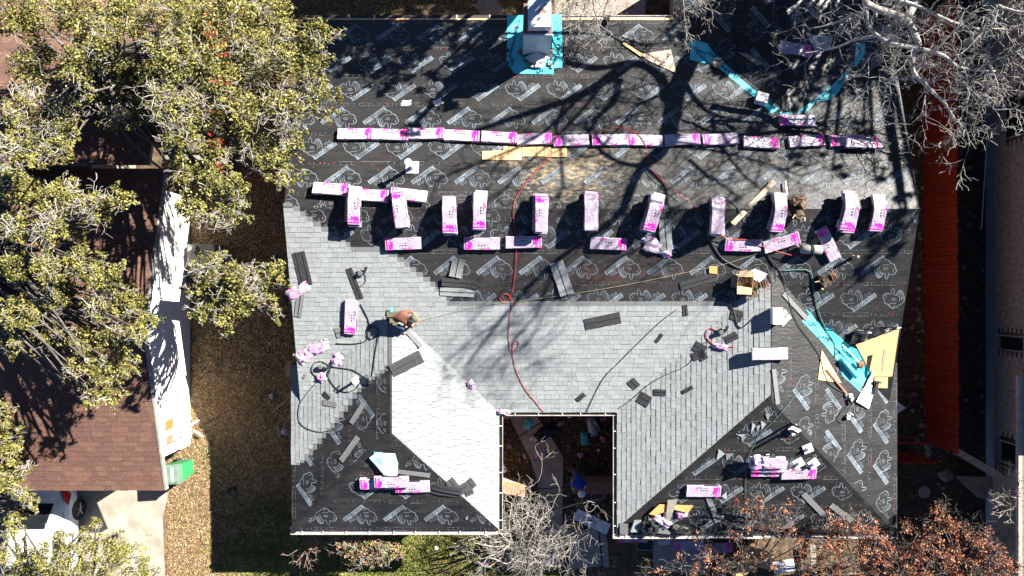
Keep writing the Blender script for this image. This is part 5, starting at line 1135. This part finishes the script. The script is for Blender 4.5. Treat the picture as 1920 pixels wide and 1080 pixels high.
def twigs(b, p, d, ln, r, depth, rg, kids=3, droop=0., wig=.35, mi=0, up=.0, minr=.0035):
    n = 4 if ln > .5 else 3; pts, rr = [p.copy()], [r]; d = d.normalized(); q = p.copy()
    for i in range(n):
        d = (d+Vector((rg.gauss(0, wig), rg.gauss(0, wig), rg.gauss(0, wig*.8)-droop+up))*.6).normalized(); q = q+d*ln/n; pts.append(q.copy()); rr.append(max(minr, r*(1-.55*(i+1)/n)))
    b.tube(pts, rr, 5 if r > .03 else 4 if r > .012 else 3, mi, False)
    if depth > 0:
        for _ in range(kids):
            i = rg.randint(1, n); dd = (pts[i]-pts[i-1]).normalized(); ax = Vector((rg.gauss(0, 1), rg.gauss(0, 1), rg.gauss(0, 1))); sd = dd.cross(ax)
            if sd.length < .05: continue
            nd = dd*rg.uniform(.3, 1)+sd.normalized()*rg.uniform(.5, 1.1); twigs(b, pts[i], nd, ln*rg.uniform(.5, .78), max(minr, rr[i]*.62), depth-1, rg, kids, droop, wig, mi, up, minr)
def spline(pts, sub=4):
    P = []; n = len(pts)
    for i in range(n-1):
        a, b_, c, d = pts[max(i-1, 0)], pts[i], pts[i+1], pts[min(i+2, n-1)]
        for j in range(sub): t = j/sub; P.append(.5*((2*b_)+(c-a)*t+(2*a-5*b_+4*c-d)*t*t+(3*b_-a-3*c+d)*t**3))
    P.append(pts[-1]); return P
W0 = (5, 5, 2, 1.2)
def oak(label, base, tops, clumps, seed, dens=1., sz=.066, group='live oaks on the left'):
    t = thing('live_oak', label, 'tree', base, group); B_ = Vector(base); rg = random.Random(seed); b = MB()
    fork = Vector((tops[0], tops[1], tops[2])); b.tube(spline([B_*1., B_.lerp(fork, .5)+Vector((.15, -.1, 0)), fork], 4), [.34-.012*i for i in range(9)], 10)
    tw = MB(); gr = []
    for px, py, r, z, k in [x for c_ in clumps for x in [(c_[0], c_[1], c_[2]*.86, c_[3], c_[4])]+[(c_[0]+math.cos(a_)*c_[2]*rg.uniform(.85, 1.25), c_[1]+math.sin(a_)*c_[2]*rg.uniform(.85, 1.25), c_[2]*rg.uniform(.18, .36), c_[3]-rg.uniform(-.1, .7), c_[4]*.8) for a_ in [rg.uniform(0, 6.283) for _ in range(3)]]]:
        c = flat(px, py, z); rad = r*(CZ-z)/FP; mid = fork.lerp(c, .5)+Vector((rg.uniform(-.5, .5), rg.uniform(-.5, .5), .5)); c2 = c-Vector((0, 0, rad*.35)); mid.z = min(mid.z, fork.z+.6, c.z-.4); sp = spline([fork, mid, c2], 4); b.tube(sp, [.065-.006*i for i in range(9)], 5, 0, False)
        n = int(2000*rad*rad/.3*dens*k); gr.append((tuple(c-B_), (rad, rad, rad*.62), max(60, n), sz, W0))
        for _ in range(int((15 if rg.random() < .22 else 2.5)*rad/.5)+1):
            a = rg.uniform(0, 6.283); twigs(tw, c+Vector((rg.uniform(-.3, .3)*rad, rg.uniform(-.3, .3)*rad, rg.uniform(-.2, .35)*rad)), Vector((math.cos(a), math.sin(a), rg.uniform(.0, .8))), rad*rg.uniform(.6, 1.05), .013, 2, rg, 3, .0, .5, 0, 0, .0042)
    for m_ in (b, tw): m_.v = [(x-B_.x, y-B_.y, z-B_.z) for x, y, z in m_.v]
    b.build('trunk', barkd, t, True); tw.build('twigs', lichen, t); cloud('crown', gr, leafs, t, seed)
    return t
def cl(lst, z, dz=1.2, k=1., seed=3): rg = random.Random(seed); return [(px, py, r, z+rg.uniform(-dz, dz)*.5+(0 if len(e) == 0 else e[0]), k if len(e) < 2 else e[1]) for (px, py, r, *e) in lst]
big = cl([(50, 30, 60), (150, 30, 62), (250, 30, 60), (335, 35, 60), (425, 40, 66), (505, 40, 60), (60, 120, 58), (140, 130, 46), (45, 205, 48), (110, 215, 46), (40, 275, 46), (110, 280, 36), (330, 110, 56), (285, 150, 38), (400, 125, 58), (480, 135, 62), (555, 110, 55), (310, 190, 45),
          (380, 200, 52), (455, 205, 50), (530, 205, 48), (590, 165, 38), (335, 250, 44), (400, 285, 36), (480, 265, 48), (540, 265, 38), (520, 310, 38), (350, 320, 36), (405, 345, 42), (360, 390, 36), (425, 395, 40), (445, 350, 30), (548, 335, 20), (590, 60, 40), (600, 110, 26, 0, .5), (610, 215, 22, 0, .4), (200, 60, 36, 0, .5), (215, 110, 40, 0, .8), (185, 170, 34, -.5, .6), (230, 160, 30, -.5, .6), (190, 90, 30, 0, .7), (215, 220, 34, -1, .5), (255, 210, 30, -1, .5)], 6.2, 1.6)
oak('largest live oak with dense olive leaves and grey twigs covering the upper left', (-13.2, 7.2, 0), (-12.2, 6.4, 3.6), big, 11)
midc = cl([(40, 360, 46), (105, 375, 46), (175, 385, 40), (225, 372, 26), (30, 425, 34), (95, 430, 38), (140, 430, 30), (30, 495, 40), (90, 500, 40), (150, 490, 38), (200, 520, 34), (120, 550, 40), (190, 565, 40), (245, 575, 34), (285, 605, 24), (35, 590, 44), (90, 630, 36), (150, 640, 38), (215, 640, 40), (262, 622, 26), (180, 695, 32), (225, 690, 30), (135, 690, 24, 0, .6), (205, 740, 30), (165, 745, 22), (245, 545, 20, 0, .5), (20, 650, 24)], 5.6, 1.2, seed=5)
oak('second live oak with olive leaves spreading over the brown roof', (-17.5, 1.2, 0), (-15.5, 1.4, 4.2), midc, 12)
yard = cl([(385, 505, 34), (430, 520, 38), (480, 520, 34), (515, 500, 22), (400, 560, 38), (455, 570, 38), (500, 560, 24), (425, 605, 24), (375, 590, 22), (530, 530, 15), (520, 590, 14, 0, .5), (360, 545, 20, 0, .6), (410, 480, 16, 0, .6)], 6.0, .7, seed=6)
oak('smaller live oak branch spreading over the shaded yard between the houses', (-9.3, .4, 0), (-9.2, .3, 3.0), yard, 13)
low = cl([(30, 1040, 46), (90, 1045, 46), (150, 1030, 44), (205, 1035, 46), (250, 1045, 36), (60, 1085, 46), (130, 1085, 46), (200, 1085, 46), (265, 1080, 30), (175, 985, 20, 0, .8), (135, 1000, 18, 0, .6), (20, 1000, 26, 0, .6)], 3.9, .7, seed=8)
oak('young live oak at the lower left hiding the white car', (-13.6, -11.6, 0), (-13.8, -10.6, 2.4), low, 14, .8, .055)
edge = cl([(15, 800, 26), (20, 850, 30), (12, 905, 34), (38, 925, 24), (25, 965, 26), (60, 945, 14, 0, .6), (10, 760, 18, 0, .7), (48, 880, 16, 0, .7), (-20, 830, 40), (-20, 900, 40)], 3.9, .7, seed=9)
oak('live oak edge reaching in from the left border over the brown roof corner', (-19.5, -6.5, 0), (-18.6, -6.3, 2.6), edge, 15)
# bare trees: limbs followed by ever finer twigs
def bare(label, base, limbs, seed, twn, tl, tr=.02, depth=3, group=None, m=barkg, name='bare_tree', trunk=True, droop=.05, dirb=None, minr=.005, tmin=0):
    t = thing(name, label, 'tree', base, group); B_ = Vector(base); rg = random.Random(seed); b, tw = MB(), MB()
    for pts, r0, r1, *full in limbs:
        sp = spline([Vector(p) for p in pts], 4); n = len(sp); b.tube(sp, [(r0+(r1-r0)*i/(n-1))*rg.uniform(.92, 1.08) for i in range(n)], 9 if r0 > .05 else 6)
        k = full[0] if full else 1
        for i in range(n):
            if i < n*tmin: continue
            for _ in range(int(twn*k+rg.random())):
                dd = (sp[min(i+1, n-1)]-sp[max(i-1, 0)]).normalized(); a = Vector((rg.gauss(0, 1), rg.gauss(0, 1), rg.gauss(0, .6))); d = dd*rg.uniform(.1, .8)+dd.cross(a).normalized()
                if dirb: d = d+Vector(dirb)
                twigs(tw, sp[i], d, tl*rg.uniform(.6, 1.2), max(tr*rg.uniform(.7, 1.2), .008), depth, rg, 3, droop, .42, 0, 0, minr)
    for m_ in (b, tw): m_.v = [(x-B_.x, y-B_.y, z-B_.z) for x, y, z in m_.v]
    b.build('limbs', m, t, True); tw.build('twigs', m, t); return t
def L3(pp, z0, z1): n = len(pp); return [flat(px, py, z0+(z1-z0)*i/(n-1)) for i, (px, py) in enumerate(pp)]
q = lambda l: [(1440+x/3, y/3) for x, y in l]
limbs = [([(11.4, 9.6, 0), (11.2, 9.0, 3.0), tuple(flat(1735, -40, 5.0)), tuple(flat(1700, 35, 5.6))], .20, .10, .0),
 (L3(q([(540, 15), (640, 60), (770, 105), (820, 180), (850, 260)]), 5.8, 5.6), .085, .075), (L3(q([(850, 260), (815, 310), (815, 400), (880, 470), (930, 520), (1000, 590), (1050, 670), (1110, 710)]), 5.6, 4.6), .07, .022, .9),
 (L3(q([(850, 270), (770, 260), (700, 245), (615, 200), (565, 140), (555, 60)]), 5.6, 6.2), .06, .035), (L3(q([(615, 200), (540, 215), (480, 225), (400, 262), (320, 282), (200, 300)]), 5.8, 5.2), .05, .014, .3), (L3(q([(560, 75), (480, 85), (400, 120), (300, 150), (220, 160)]), 6.2, 5.6), .04, .012, .5),
 (L3(q([(840, 270), (980, 310), (1060, 370), (1160, 395), (1280, 400)]), 5.6, 5.3), .055, .016), (L3(q([(820, 420), (740, 445), (640, 455), (560, 510), (470, 570)]), 5.3, 4.7), .028, .009, .8), (L3(q([(1285, 30), (1275, 100), (1235, 165), (1150, 200), (1080, 270)]), 6.2, 5.5), .045, .018), (L3(q([(900, 480), (880, 560), (860, 640), (800, 700)]), 5.1, 4.6), .018, .007, .7),
 (L3(q([(700, -10), (860, 40), (960, 90), (1060, 130), (1180, 160), (1330, 160)]), 6.3, 5.6), .05, .014), (L3(q([(1060, 370), (1100, 460), (1180, 540), (1280, 620), (1340, 740)]), 5.4, 4.8), .022, .007), (L3(q([(930, 300), (1000, 220), (1100, 120), (1180, 60)]), 5.7, 6.4), .04, .016), (L3(q([(1290, 30), (1380, 60), (1460, 70)]), 6.2, 6.4), .04, .016), (L3(q([(1180, 390), (1300, 330), (1420, 280)]), 5.4, 5.6), .025, .01), (L3(q([(680, 450), (690, 560), (660, 650), (640, 700)]), 4.9, 4.5), .014, .006, .6)]
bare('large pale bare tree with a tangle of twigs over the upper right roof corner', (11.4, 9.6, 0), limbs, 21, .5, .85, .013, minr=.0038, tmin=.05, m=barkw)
# the tall leafless tree beyond the top edge: its limbs throw the branching shadow over the roof
def lift(px, py, k): p = rp(px, py); return p+Vector((1.322, .833, 1))*k
def sl(pk): return [tuple(lift(*p)) for p in pk]
j1 = (1205, 312, 6.0)
tl_ = [([(11.9, 11.2, 0), (11.6, 10.9, 3.5)]+sl([(1420, 40, 3.6), (1292, 112, 4.2)]), .26, .21, 0), (sl([(1292, 112, 4.2), (1268, 170, 4.6), (1258, 225, 5.1), (1244, 275, 5.6), j1]), .21, .16, .25),
 (sl([j1, (1190, 335, 6.2), (1178, 365, 6.5), (1160, 400, 6.9), (1125, 432, 7.4), (1080, 462, 7.9), (1035, 496, 8.4), (985, 545, 9.0), (930, 610, 9.7), (870, 690, 10.3)]), .125, .035, .35), (sl([j1, (1165, 306, 6.3), (1130, 286, 6.6), (1108, 264, 6.9), (1095, 230, 7.2)]), .07, .035, .4), (sl([j1, (1228, 330, 6.3), (1245, 352, 6.6), (1250, 380, 7.0), (1235, 430, 7.5), (1180, 480, 8)]), .06, .025, .5),
 (sl([(1280, 150, 4.4), (1305, 190, 4.9), (1335, 214, 5.3), (1385, 226, 5.6), (1440, 236, 6)]), .075, .03, .6), (sl([(1262, 205, 4.9), (1246, 178, 5.2), (1240, 150, 5.5), (1215, 128, 5.8), (1180, 118, 6.0), (1120, 128, 6.4), (1060, 118, 6.9)]), .12, .09, .4), (sl([(1180, 118, 6.0), (1140, 148, 6.3), (1090, 178, 6.7), (1030, 200, 7.2), (960, 222, 7.8), (880, 250, 8.4)]), .17, .07, .5), (sl([(1160, 150, 6.2), (1150, 190, 6.6), (1120, 220, 7.0), (1105, 245, 7.4)]), .10, .05, .5), (sl([(1195, 185, 5.9), (1212, 200, 6.2), (1225, 215, 6.5)]), .03, .015, .5),
 (sl([(1292, 300, 6.0), (1320, 325, 6.3), (1350, 345, 6.6), (1390, 372, 7)]), .05, .02, .6), (sl([(1035, 496, 8.4), (1010, 580, 9.1), (960, 640, 9.8), (900, 720, 10.4)]), .035, .02, .5), (sl([(985, 545, 9.0), (1010, 600, 9.4), (985, 650, 9.8)]), .03, .015, .5), (sl([(1090, 178, 6.7), (1010, 255, 7.2), (915, 300, 7.8), (820, 335, 8.4)]), .06, .025, .6), (sl([(1140, 148, 6.3), (1065, 235, 6.9), (985, 310, 7.4), (930, 372, 8)]), .05, .02, .6), (sl([(1246, 272, 5.6), (1330, 282, 6), (1420, 302, 6.5), (1500, 330, 7)]), .05, .02, .7), (sl([(1060, 190, 6.9), (1042, 240, 7.1), (1050, 290, 7.3), (1053, 350, 7.6), (1038, 390, 8)]), .05, .025, .6), (sl([(1335, 214, 5.3), (1345, 260, 5.7), (1400, 335, 6.3), (1480, 385, 7)]), .05, .02, .7), (sl([(1268, 170, 4.6), (1200, 195, 5.2), (1165, 235, 5.6), (1135, 262, 6)]), .045, .02, .6), (sl([(1160, 400, 6.9), (1240, 425, 7.2), (1310, 455, 7.8)]), .04, .02, .5), (sl([(930, 610, 9.7), (880, 640, 10.1), (830, 690, 10.5)]), .03, .014, .5)]
bare('tall leafless tree beyond the top edge whose branching shadow crosses the roof', (11.9, 11.2, 0), tl_, 22, 1.5, .95, .022, 2, m=barkd, tmin=.12, minr=.008)
# twig ends reaching down into the top of the picture
hang = [(L3(pp, 4.2, 3.6), .022, .008) for pp in ([(1150, -60), (1105, -10), (1092, 25), (1075, 60)], [(1160, -40), (1140, 0), (1128, 35), (1118, 75)], [(1105, -30), (1115, 20), (1120, 50), (1112, 70)], [(1275, -50), (1280, -5), (1283, 30), (1288, 75)], [(1300, -40), (1312, 5), (1335, 20)], [(1060, -40), (1075, 0), (1058, 20)])]
bare('pale leafless branch ends hanging into view right of the chimney', (10.5, 12.6, 0), [([(10.5, 12.6, 0), (9.5, 11.8, 3.4), (6.5, 10.6, 4.6), tuple(flat(1280, -70, 4.4))], .16, .06, 0), ([tuple(flat(1280, -70, 4.4)), tuple(flat(1160, -60, 4.3)), tuple(flat(1060, -50, 4.2))], .06, .03, .6)]+hang, 23, 1.6, .36, .010, 2, dirb=(0, -.7, -.1))
# leafy trees north of the frame that dapple the top of the roof
def shade(label, base, blobs, seed, dens):
    t = thing('evergreen_tree', label, 'tree', base, 'trees beyond the back eave'); B_ = Vector(base); b = MB(); gr = []
    for x, y, z, r, k in blobs:
        c = Vector((x, y, z)); gr.append((tuple(c-B_), (r, r, r*.7), int(900*r*r*dens*k), .11, W0)); b.tube([Vector((0, 0, z*.45)), (c-B_)*.6+Vector((0, 0, z*.15)), c-B_], [.14, .08, .03], 6)
    b.tube([(0, 0, 0), (0, 0, max(x[2] for x in blobs)*.6)], [.25, .15], 8); b.build('trunk', barkd, t, True); cloud('crown', gr, leafs, t, seed)
SH = []
for px, py, r, k in [(640, 40, .9, .8), (690, 60, .8, .7), (745, 55, .8, .7), (700, 100, .6, .5), (790, 45, .6, .6), (860, 110, .5, .4), (760, 120, .6, .5), (900, 60, .5, .4), (820, 200, .5, .35), (780, 235, .4, .3), (560, 60, .9, .8), (620, 90, .8, .7), (680, 30, .7, .8), (660, 130, .5, .5), (720, 150, .5, .5), (770, 80, .6, .6), (840, 60, .5, .5), (880, 95, .5, .5), (800, 150, .45, .4), (840, 180, .4, .35), (760, 250, .4, .3)]:
    p = lift(px, py, 5.5); SH.append((p.x, p.y, p.z, r, k))
for px in range(590, 1000, 34): p = flat(px, rnd.uniform(-8, 26))+Vector((1.322, .833, 1))*rnd.uniform(6, 8); SH.append((p.x, p.y, p.z, rnd.uniform(.5, .8), .45))
for px in range(560, 720, 30): p = flat(px, rnd.uniform(-8, 26))+Vector((1.322, .833, 1))*rnd.uniform(6, 8); SH.append((p.x, p.y, p.z, rnd.uniform(.6, .8), .8))
shade('evergreen tree behind the house that shades the upper left roof', (4.6, 12.6, 0), SH, 31, 4.)
SH = []
for px, py, r, k in [(1330, 70, .7, .9), (1390, 70, .7, .8), (1370, 130, .5, .6), (1430, 110, .6, .8), (1460, 60, .8, .9), (1510, 50, .8, .9), (1560, 60, .8, .9), (1610, 60, .8, .9), (1490, 110, .7, .8), (1545, 110, .7, .8), (1600, 115, .7, .8), (1650, 60, .8, .9), (1510, 165, .55, .75), (1560, 160, .6, .75), (1620, 165, .5, .7), (1450, 165, .5, .7), (1480, 190, .4, .6), (1660, 120, .7, .8), (1420, 250, .4, .35), (1350, 40, .7, .8), (1620, 250, .5, .5), (1480, 300, .4, .3), (1560, 320, .4, .3), (1640, 330, .4, .3), (1690, 380, .4, .5), (1360, 110, .7, .9), (1300, 50, .7, .8), (1540, 275, .35, .4), (1700, 300, .4, .5), (1660, 430, .45, .45), (1620, 500, .45, .45), (1690, 440, .4, .5)]:
    p = lift(px, py, 5.2 if py < 130 else 6.8); SH.append((p.x, p.y, p.z, r, k))
shade('evergreen tree behind the right end of the house that shades the rear gable', (13.6, 13.2, 0), SH, 32, 3.5)
# bare shrub in front of the courtyard
sh = []; rg = random.Random(5)
for i in range(30):
    a = rg.uniform(0, 6.283); ln = rg.uniform(.55, 1.0); ex, ey = 980+ln*115*math.cos(a), 1012-ln*(72 if math.sin(a) > 0 else 66)*math.sin(a); z = rg.uniform(1.2, 2.4)
    c = flat(966, 1010, 0); e = flat(ex, ey, z); sh.append(([tuple(c+Vector((rg.uniform(-.1, .1), rg.uniform(-.1, .1), 0))), tuple(c.lerp(e, .35)+Vector((rg.uniform(-.2, .2), rg.uniform(-.2, .2), z*.4))), tuple(c.lerp(e, .75)+Vector((rg.uniform(-.15, .15), rg.uniform(-.15, .15), z*.25))), tuple(e)], .026, .008))
for pp in ([(970, 1000), (960, 940), (1010, 900), (1016, 850)], [(970, 1000), (1040, 960), (1080, 945), (1130, 935)], [(980, 1000), (1040, 985), (1075, 1000), (1110, 990)], [(960, 1000), (920, 985), (900, 940), (905, 900)], [(960, 1005), (930, 1000), (890, 1010), (850, 1020)]): sh.append((L3(pp, .3, 2.2), .03, .008))
bare('tangled bare grey shrub beside the courtyard opening', tuple(flat(966, 1010, 0)), sh, 24, .5, .62, .0065, 2, name='bare_shrub', minr=.0034, droop=.02)
ds = [([tuple(flat(590, 1000, .1)), tuple(flat(585+dx*.5, 1012+dy*.5, 1.5)), tuple(flat(585+dx, 1012+dy, 2.1))], .012, .005) for dx, dy in ((-45, 30), (-30, 45), (-15, 52), (8, 25), (-40, -4), (30, 20), (-8, 40), (15, 5))]
bare('small leafless bush under the left front gutter', tuple(flat(590, 1000, 0)), ds, 25, .7, .22, .006, 1, name='bare_shrub', m=M('brown_twig', (.22, .15, .12)))
for i, (x, y) in enumerate(((496, 985), (505, 1000), (488, 930), (520, 995))):
    f = flat(x, y, .06); a = rnd.uniform(0, 3); b = MB(); b.tube([(0, 0, 0), (.3*math.cos(a), .3*math.sin(a), .05), (.55*math.cos(a+.3), .55*math.sin(a+.3), .02)], [.012, .009, .004], 5); b.tube([(.3*math.cos(a), .3*math.sin(a), .05), (.45*math.cos(a-.6), .45*math.sin(a-.6), .08)], [.008, .003], 5)
    tag(b.build('fallen_stick', barkg, None, True, Matrix.Translation(f)), '%s dead stick lying on the dark front yard' % ('upper', 'lower', 'lone far', 'small right hand')[i], 'stick', 'dead sticks on the yard')
def bush(label, base, blobs, mats, wts, seed, sz, dens, stems=True, name='shrub', z=1., flatk=.8, tw=7, twm=None):
    B_ = Vector(base); t = thing(name, label, 'shrub', base); gr = []; b = MB(); rg = random.Random(seed)
    for px, py, r, zz, *k in blobs:
        c = flat(px, py, zz); rad = r*(CZ-zz)/FP; gr.append((tuple(c-B_), (rad, rad, rad*flatk), int(1000*rad*rad/.3*dens*(k[0] if k else 1)), sz, wts)); b.tube(spline([Vector((0, 0, 0)), (c-B_)*.5+Vector((0, 0, .2)), c-B_], 3), .018, 5)
        for _ in range(tw): a = rg.uniform(0, 6.283); twigs(b, c-B_, Vector((math.cos(a), math.sin(a), rg.uniform(-.1, .9))), rad*rg.uniform(.9, 1.4), .011, 2, rg, 3, 0, .4, 0, 0, .0042)
    b.build('stems', twm or barkg, t, True); cloud('foliage', gr, mats, t, seed)
bush('rounded evergreen shrub with pinkish tips under the left front gutter', tuple(flat(690, 1030, 0)), [(640, 1014, 16, 2.1), (665, 1028, 22, 2.1), (700, 1025, 24, 2.2), (735, 1028, 20, 2.1), (690, 1045, 20, 1.9), (720, 1045, 16, 1.9), (655, 1048, 16, 1.8), (750, 1036, 12, 1.9), (675, 1012, 14, 2.1), (715, 1012, 14, 2.1)], bushl, (4, 3, 3, .35), 41, .06, 2.2, tw=3)
red1 = [(1395, 945, 22, 3.6, .5), (1430, 940, 22, 3.6, .6), (1470, 960, 24, 3.7, .8), (1480, 990, 20, 3.6, .9), (1410, 980, 22, 3.4, .7), (1450, 1000, 22, 3.4, .6), (1370, 1000, 22, 3.0, .35), (1330, 1040, 30, 2.6, .4), (1280, 1060, 28, 2.4, .4), (1400, 1040, 30, 2.8, .5), (1450, 1040, 26, 3.0, .6), (1500, 1020, 24, 3.2, .8), (1340, 1070, 30, 2.4, .5), (1230, 1070, 24, 2.0, .3), (1300, 1000, 18, 2.6, .2)]
bush('rust leaved young oak overhanging the right front gutter', tuple(flat(1405, 1060, 0)), red1, redl, (4, 3, 3, 1.5), 42, .06, .95, name='red_oak', flatk=.9, tw=4, twm=barkd)
red2 = [(1570, 985, 26, 3.4), (1610, 975, 24, 3.5), (1640, 1000, 26, 3.4), (1560, 1020, 28, 3.2), (1600, 1030, 32, 3.2), (1650, 1035, 30, 3.2), (1540, 1050, 26, 3.0), (1590, 1070, 30, 3.0), (1655, 1075, 30, 3.0), (1530, 990, 16, 3.2, .5), (1510, 1060, 24, 2.8, .7)]
bush('second rust leaved oak beside the right wing corner', tuple(flat(1600, 1060, 0)), red2, redl, (4, 3, 3, 1.5), 43, .06, 1.0, name='red_oak', flatk=.9, tw=4, twm=barkd)
red3 = [(1720, 1000, 28, 3.2), (1760, 975, 26, 3.3), (1790, 990, 28, 3.3), (1830, 1010, 30, 3.2), (1700, 1040, 30, 3.0), (1750, 1035, 34, 3.1), (1800, 1045, 34, 3.1), (1860, 1040, 32, 3.1), (1730, 1080, 34, 3.0), (1800, 1085, 34, 3.0), (1870, 1085, 34, 3.0), (1905, 1060, 26, 3.2, .6), (1760, 950, 14, 3.3, .5)]
bush('broad rust brown oak filling the lower right corner', tuple(flat(1790, 1060, 0)), red3, redl, (4, 3, 4, 1.2), 44, .06, 1.1, name='red_oak', flatk=.9, tw=4, twm=barkd)
bare('thin bare sapling by the grey house at the lower right', tuple(flat(1885, 1010, 0)), [(L3(pp, .3, 3.0), .022, .008) for pp in ([(1870, 1060), (1872, 1000), (1880, 950), (1850, 935)], [(1890, 1060), (1900, 1000), (1905, 940), (1912, 900)], [(1870, 1050), (1890, 990), (1895, 955)])], 26, 1.6, .4, .009, 2, name='bare_tree')

# ---------------------------------------------------------------- leaf litter, grass
def scatter(name, regions, mats, wts, sz, seed, upr=0., zmax=.02):
    rs = np.random.RandomState(seed); CO, MI = [], []
    for (x0, x1, y0, y1), n, msk in regions:
        p = np.stack([rs.uniform(x0, x1, n), rs.uniform(y0, y1, n), rs.uniform(.004, zmax, n)], 1)
        if msk is not None: p = p[msk(p[:, 0], p[:, 1], rs)]
        n = len(p); a = rs.normal(size=(n, 3)); a[:, 2] = a[:, 2]*.3+upr; a /= np.linalg.norm(a, axis=1)[:, None]; nn = rs.normal(size=(n, 3))*.4+np.array((0, 0, 1. if upr < .5 else .2)); b_ = np.cross(nn, a); b_ /= np.linalg.norm(b_, axis=1)[:, None]+1e-9
        s = sz*(.5+rs.rand(n, 1)); wk = .3 if upr < .5 else .09
        CO.append(np.stack([p-a*s*.5*(1 if upr < .5 else 0), p+b_*s*wk+(0 if upr < .5 else a*s*.3), p+a*s*(.5 if upr < .5 else 1), p-b_*s*wk], 1).reshape(-1, 3)); cw = np.cumsum(wts)/np.sum(wts); MI.append(np.minimum(np.searchsorted(cw, rs.rand(n)), len(wts)-1))
    CO = np.concatenate(CO).astype(np.float32); MI = np.concatenate(MI).astype(np.int32); N = len(MI); CO[:, 2] = np.maximum(CO[:, 2], .004)
    me = bpy.data.meshes.new(name); me.vertices.add(N*4); me.vertices.foreach_set('co', CO.ravel()); me.loops.add(N*4); me.loops.foreach_set('vertex_index', np.arange(N*4, dtype=np.int32)); me.polygons.add(N); me.polygons.foreach_set('loop_start', np.arange(0, N*4, 4, dtype=np.int32)); me.polygons.foreach_set('loop_total', np.full(N, 4, np.int32))
    for m in mats: me.materials.append(m)
    me.polygons.foreach_set('material_index', MI); me.update(calc_edges=True); return tag(link(name, me), kind='stuff')
scatter('leaf_litter', [((-11.5, -5.5, -10.2, 5.5), 70000, lambda x, y, r: (x > -11.45+0*y)), ((-15, -11.4, -10, -6.5), 140, None), ((-.6, 3.6, -8.2, -3.6), 3500, None), ((12.0, 15.8, -9.5, 6), 1500, None), ((-6, 4, 7.9, 9.8), 3000, None), ((-2.5, 3.5, -9.8, -8.9), 3500, None), ((-4.5, 1.5, -9.8, -7.3), 4500, None)], litterm, (4, 3, 3), .045, 51)
scatter('grass', [((-10.2, 1.5, -10.2, -7.0), 60000, lambda x, y, r: (np.sin(x*1.9+np.sin(y*2.3)*1.3)*np.cos(y*2.7+x)+r.normal(size=len(x))*.55 > -.35) & (x > -9.3+1.1*np.sin(y*2.1)*np.sin(y*5.3)+r.normal(size=len(x))*.45)), ((-11.3, -6.2, -9.5, -1), 9000, lambda x, y, r: r.rand(len(x)) > .6), ((-11, -6.2, -7, -3), 5000, lambda x, y, r: np.sin(x*2.1)*np.cos(y*1.7)+r.normal(size=len(x))*.3 > .5), ((-7, 2, 7.95, 9.9), 5000, None)], grassm, (4, 3, 2.2), .09, 52, 1.1, .01)
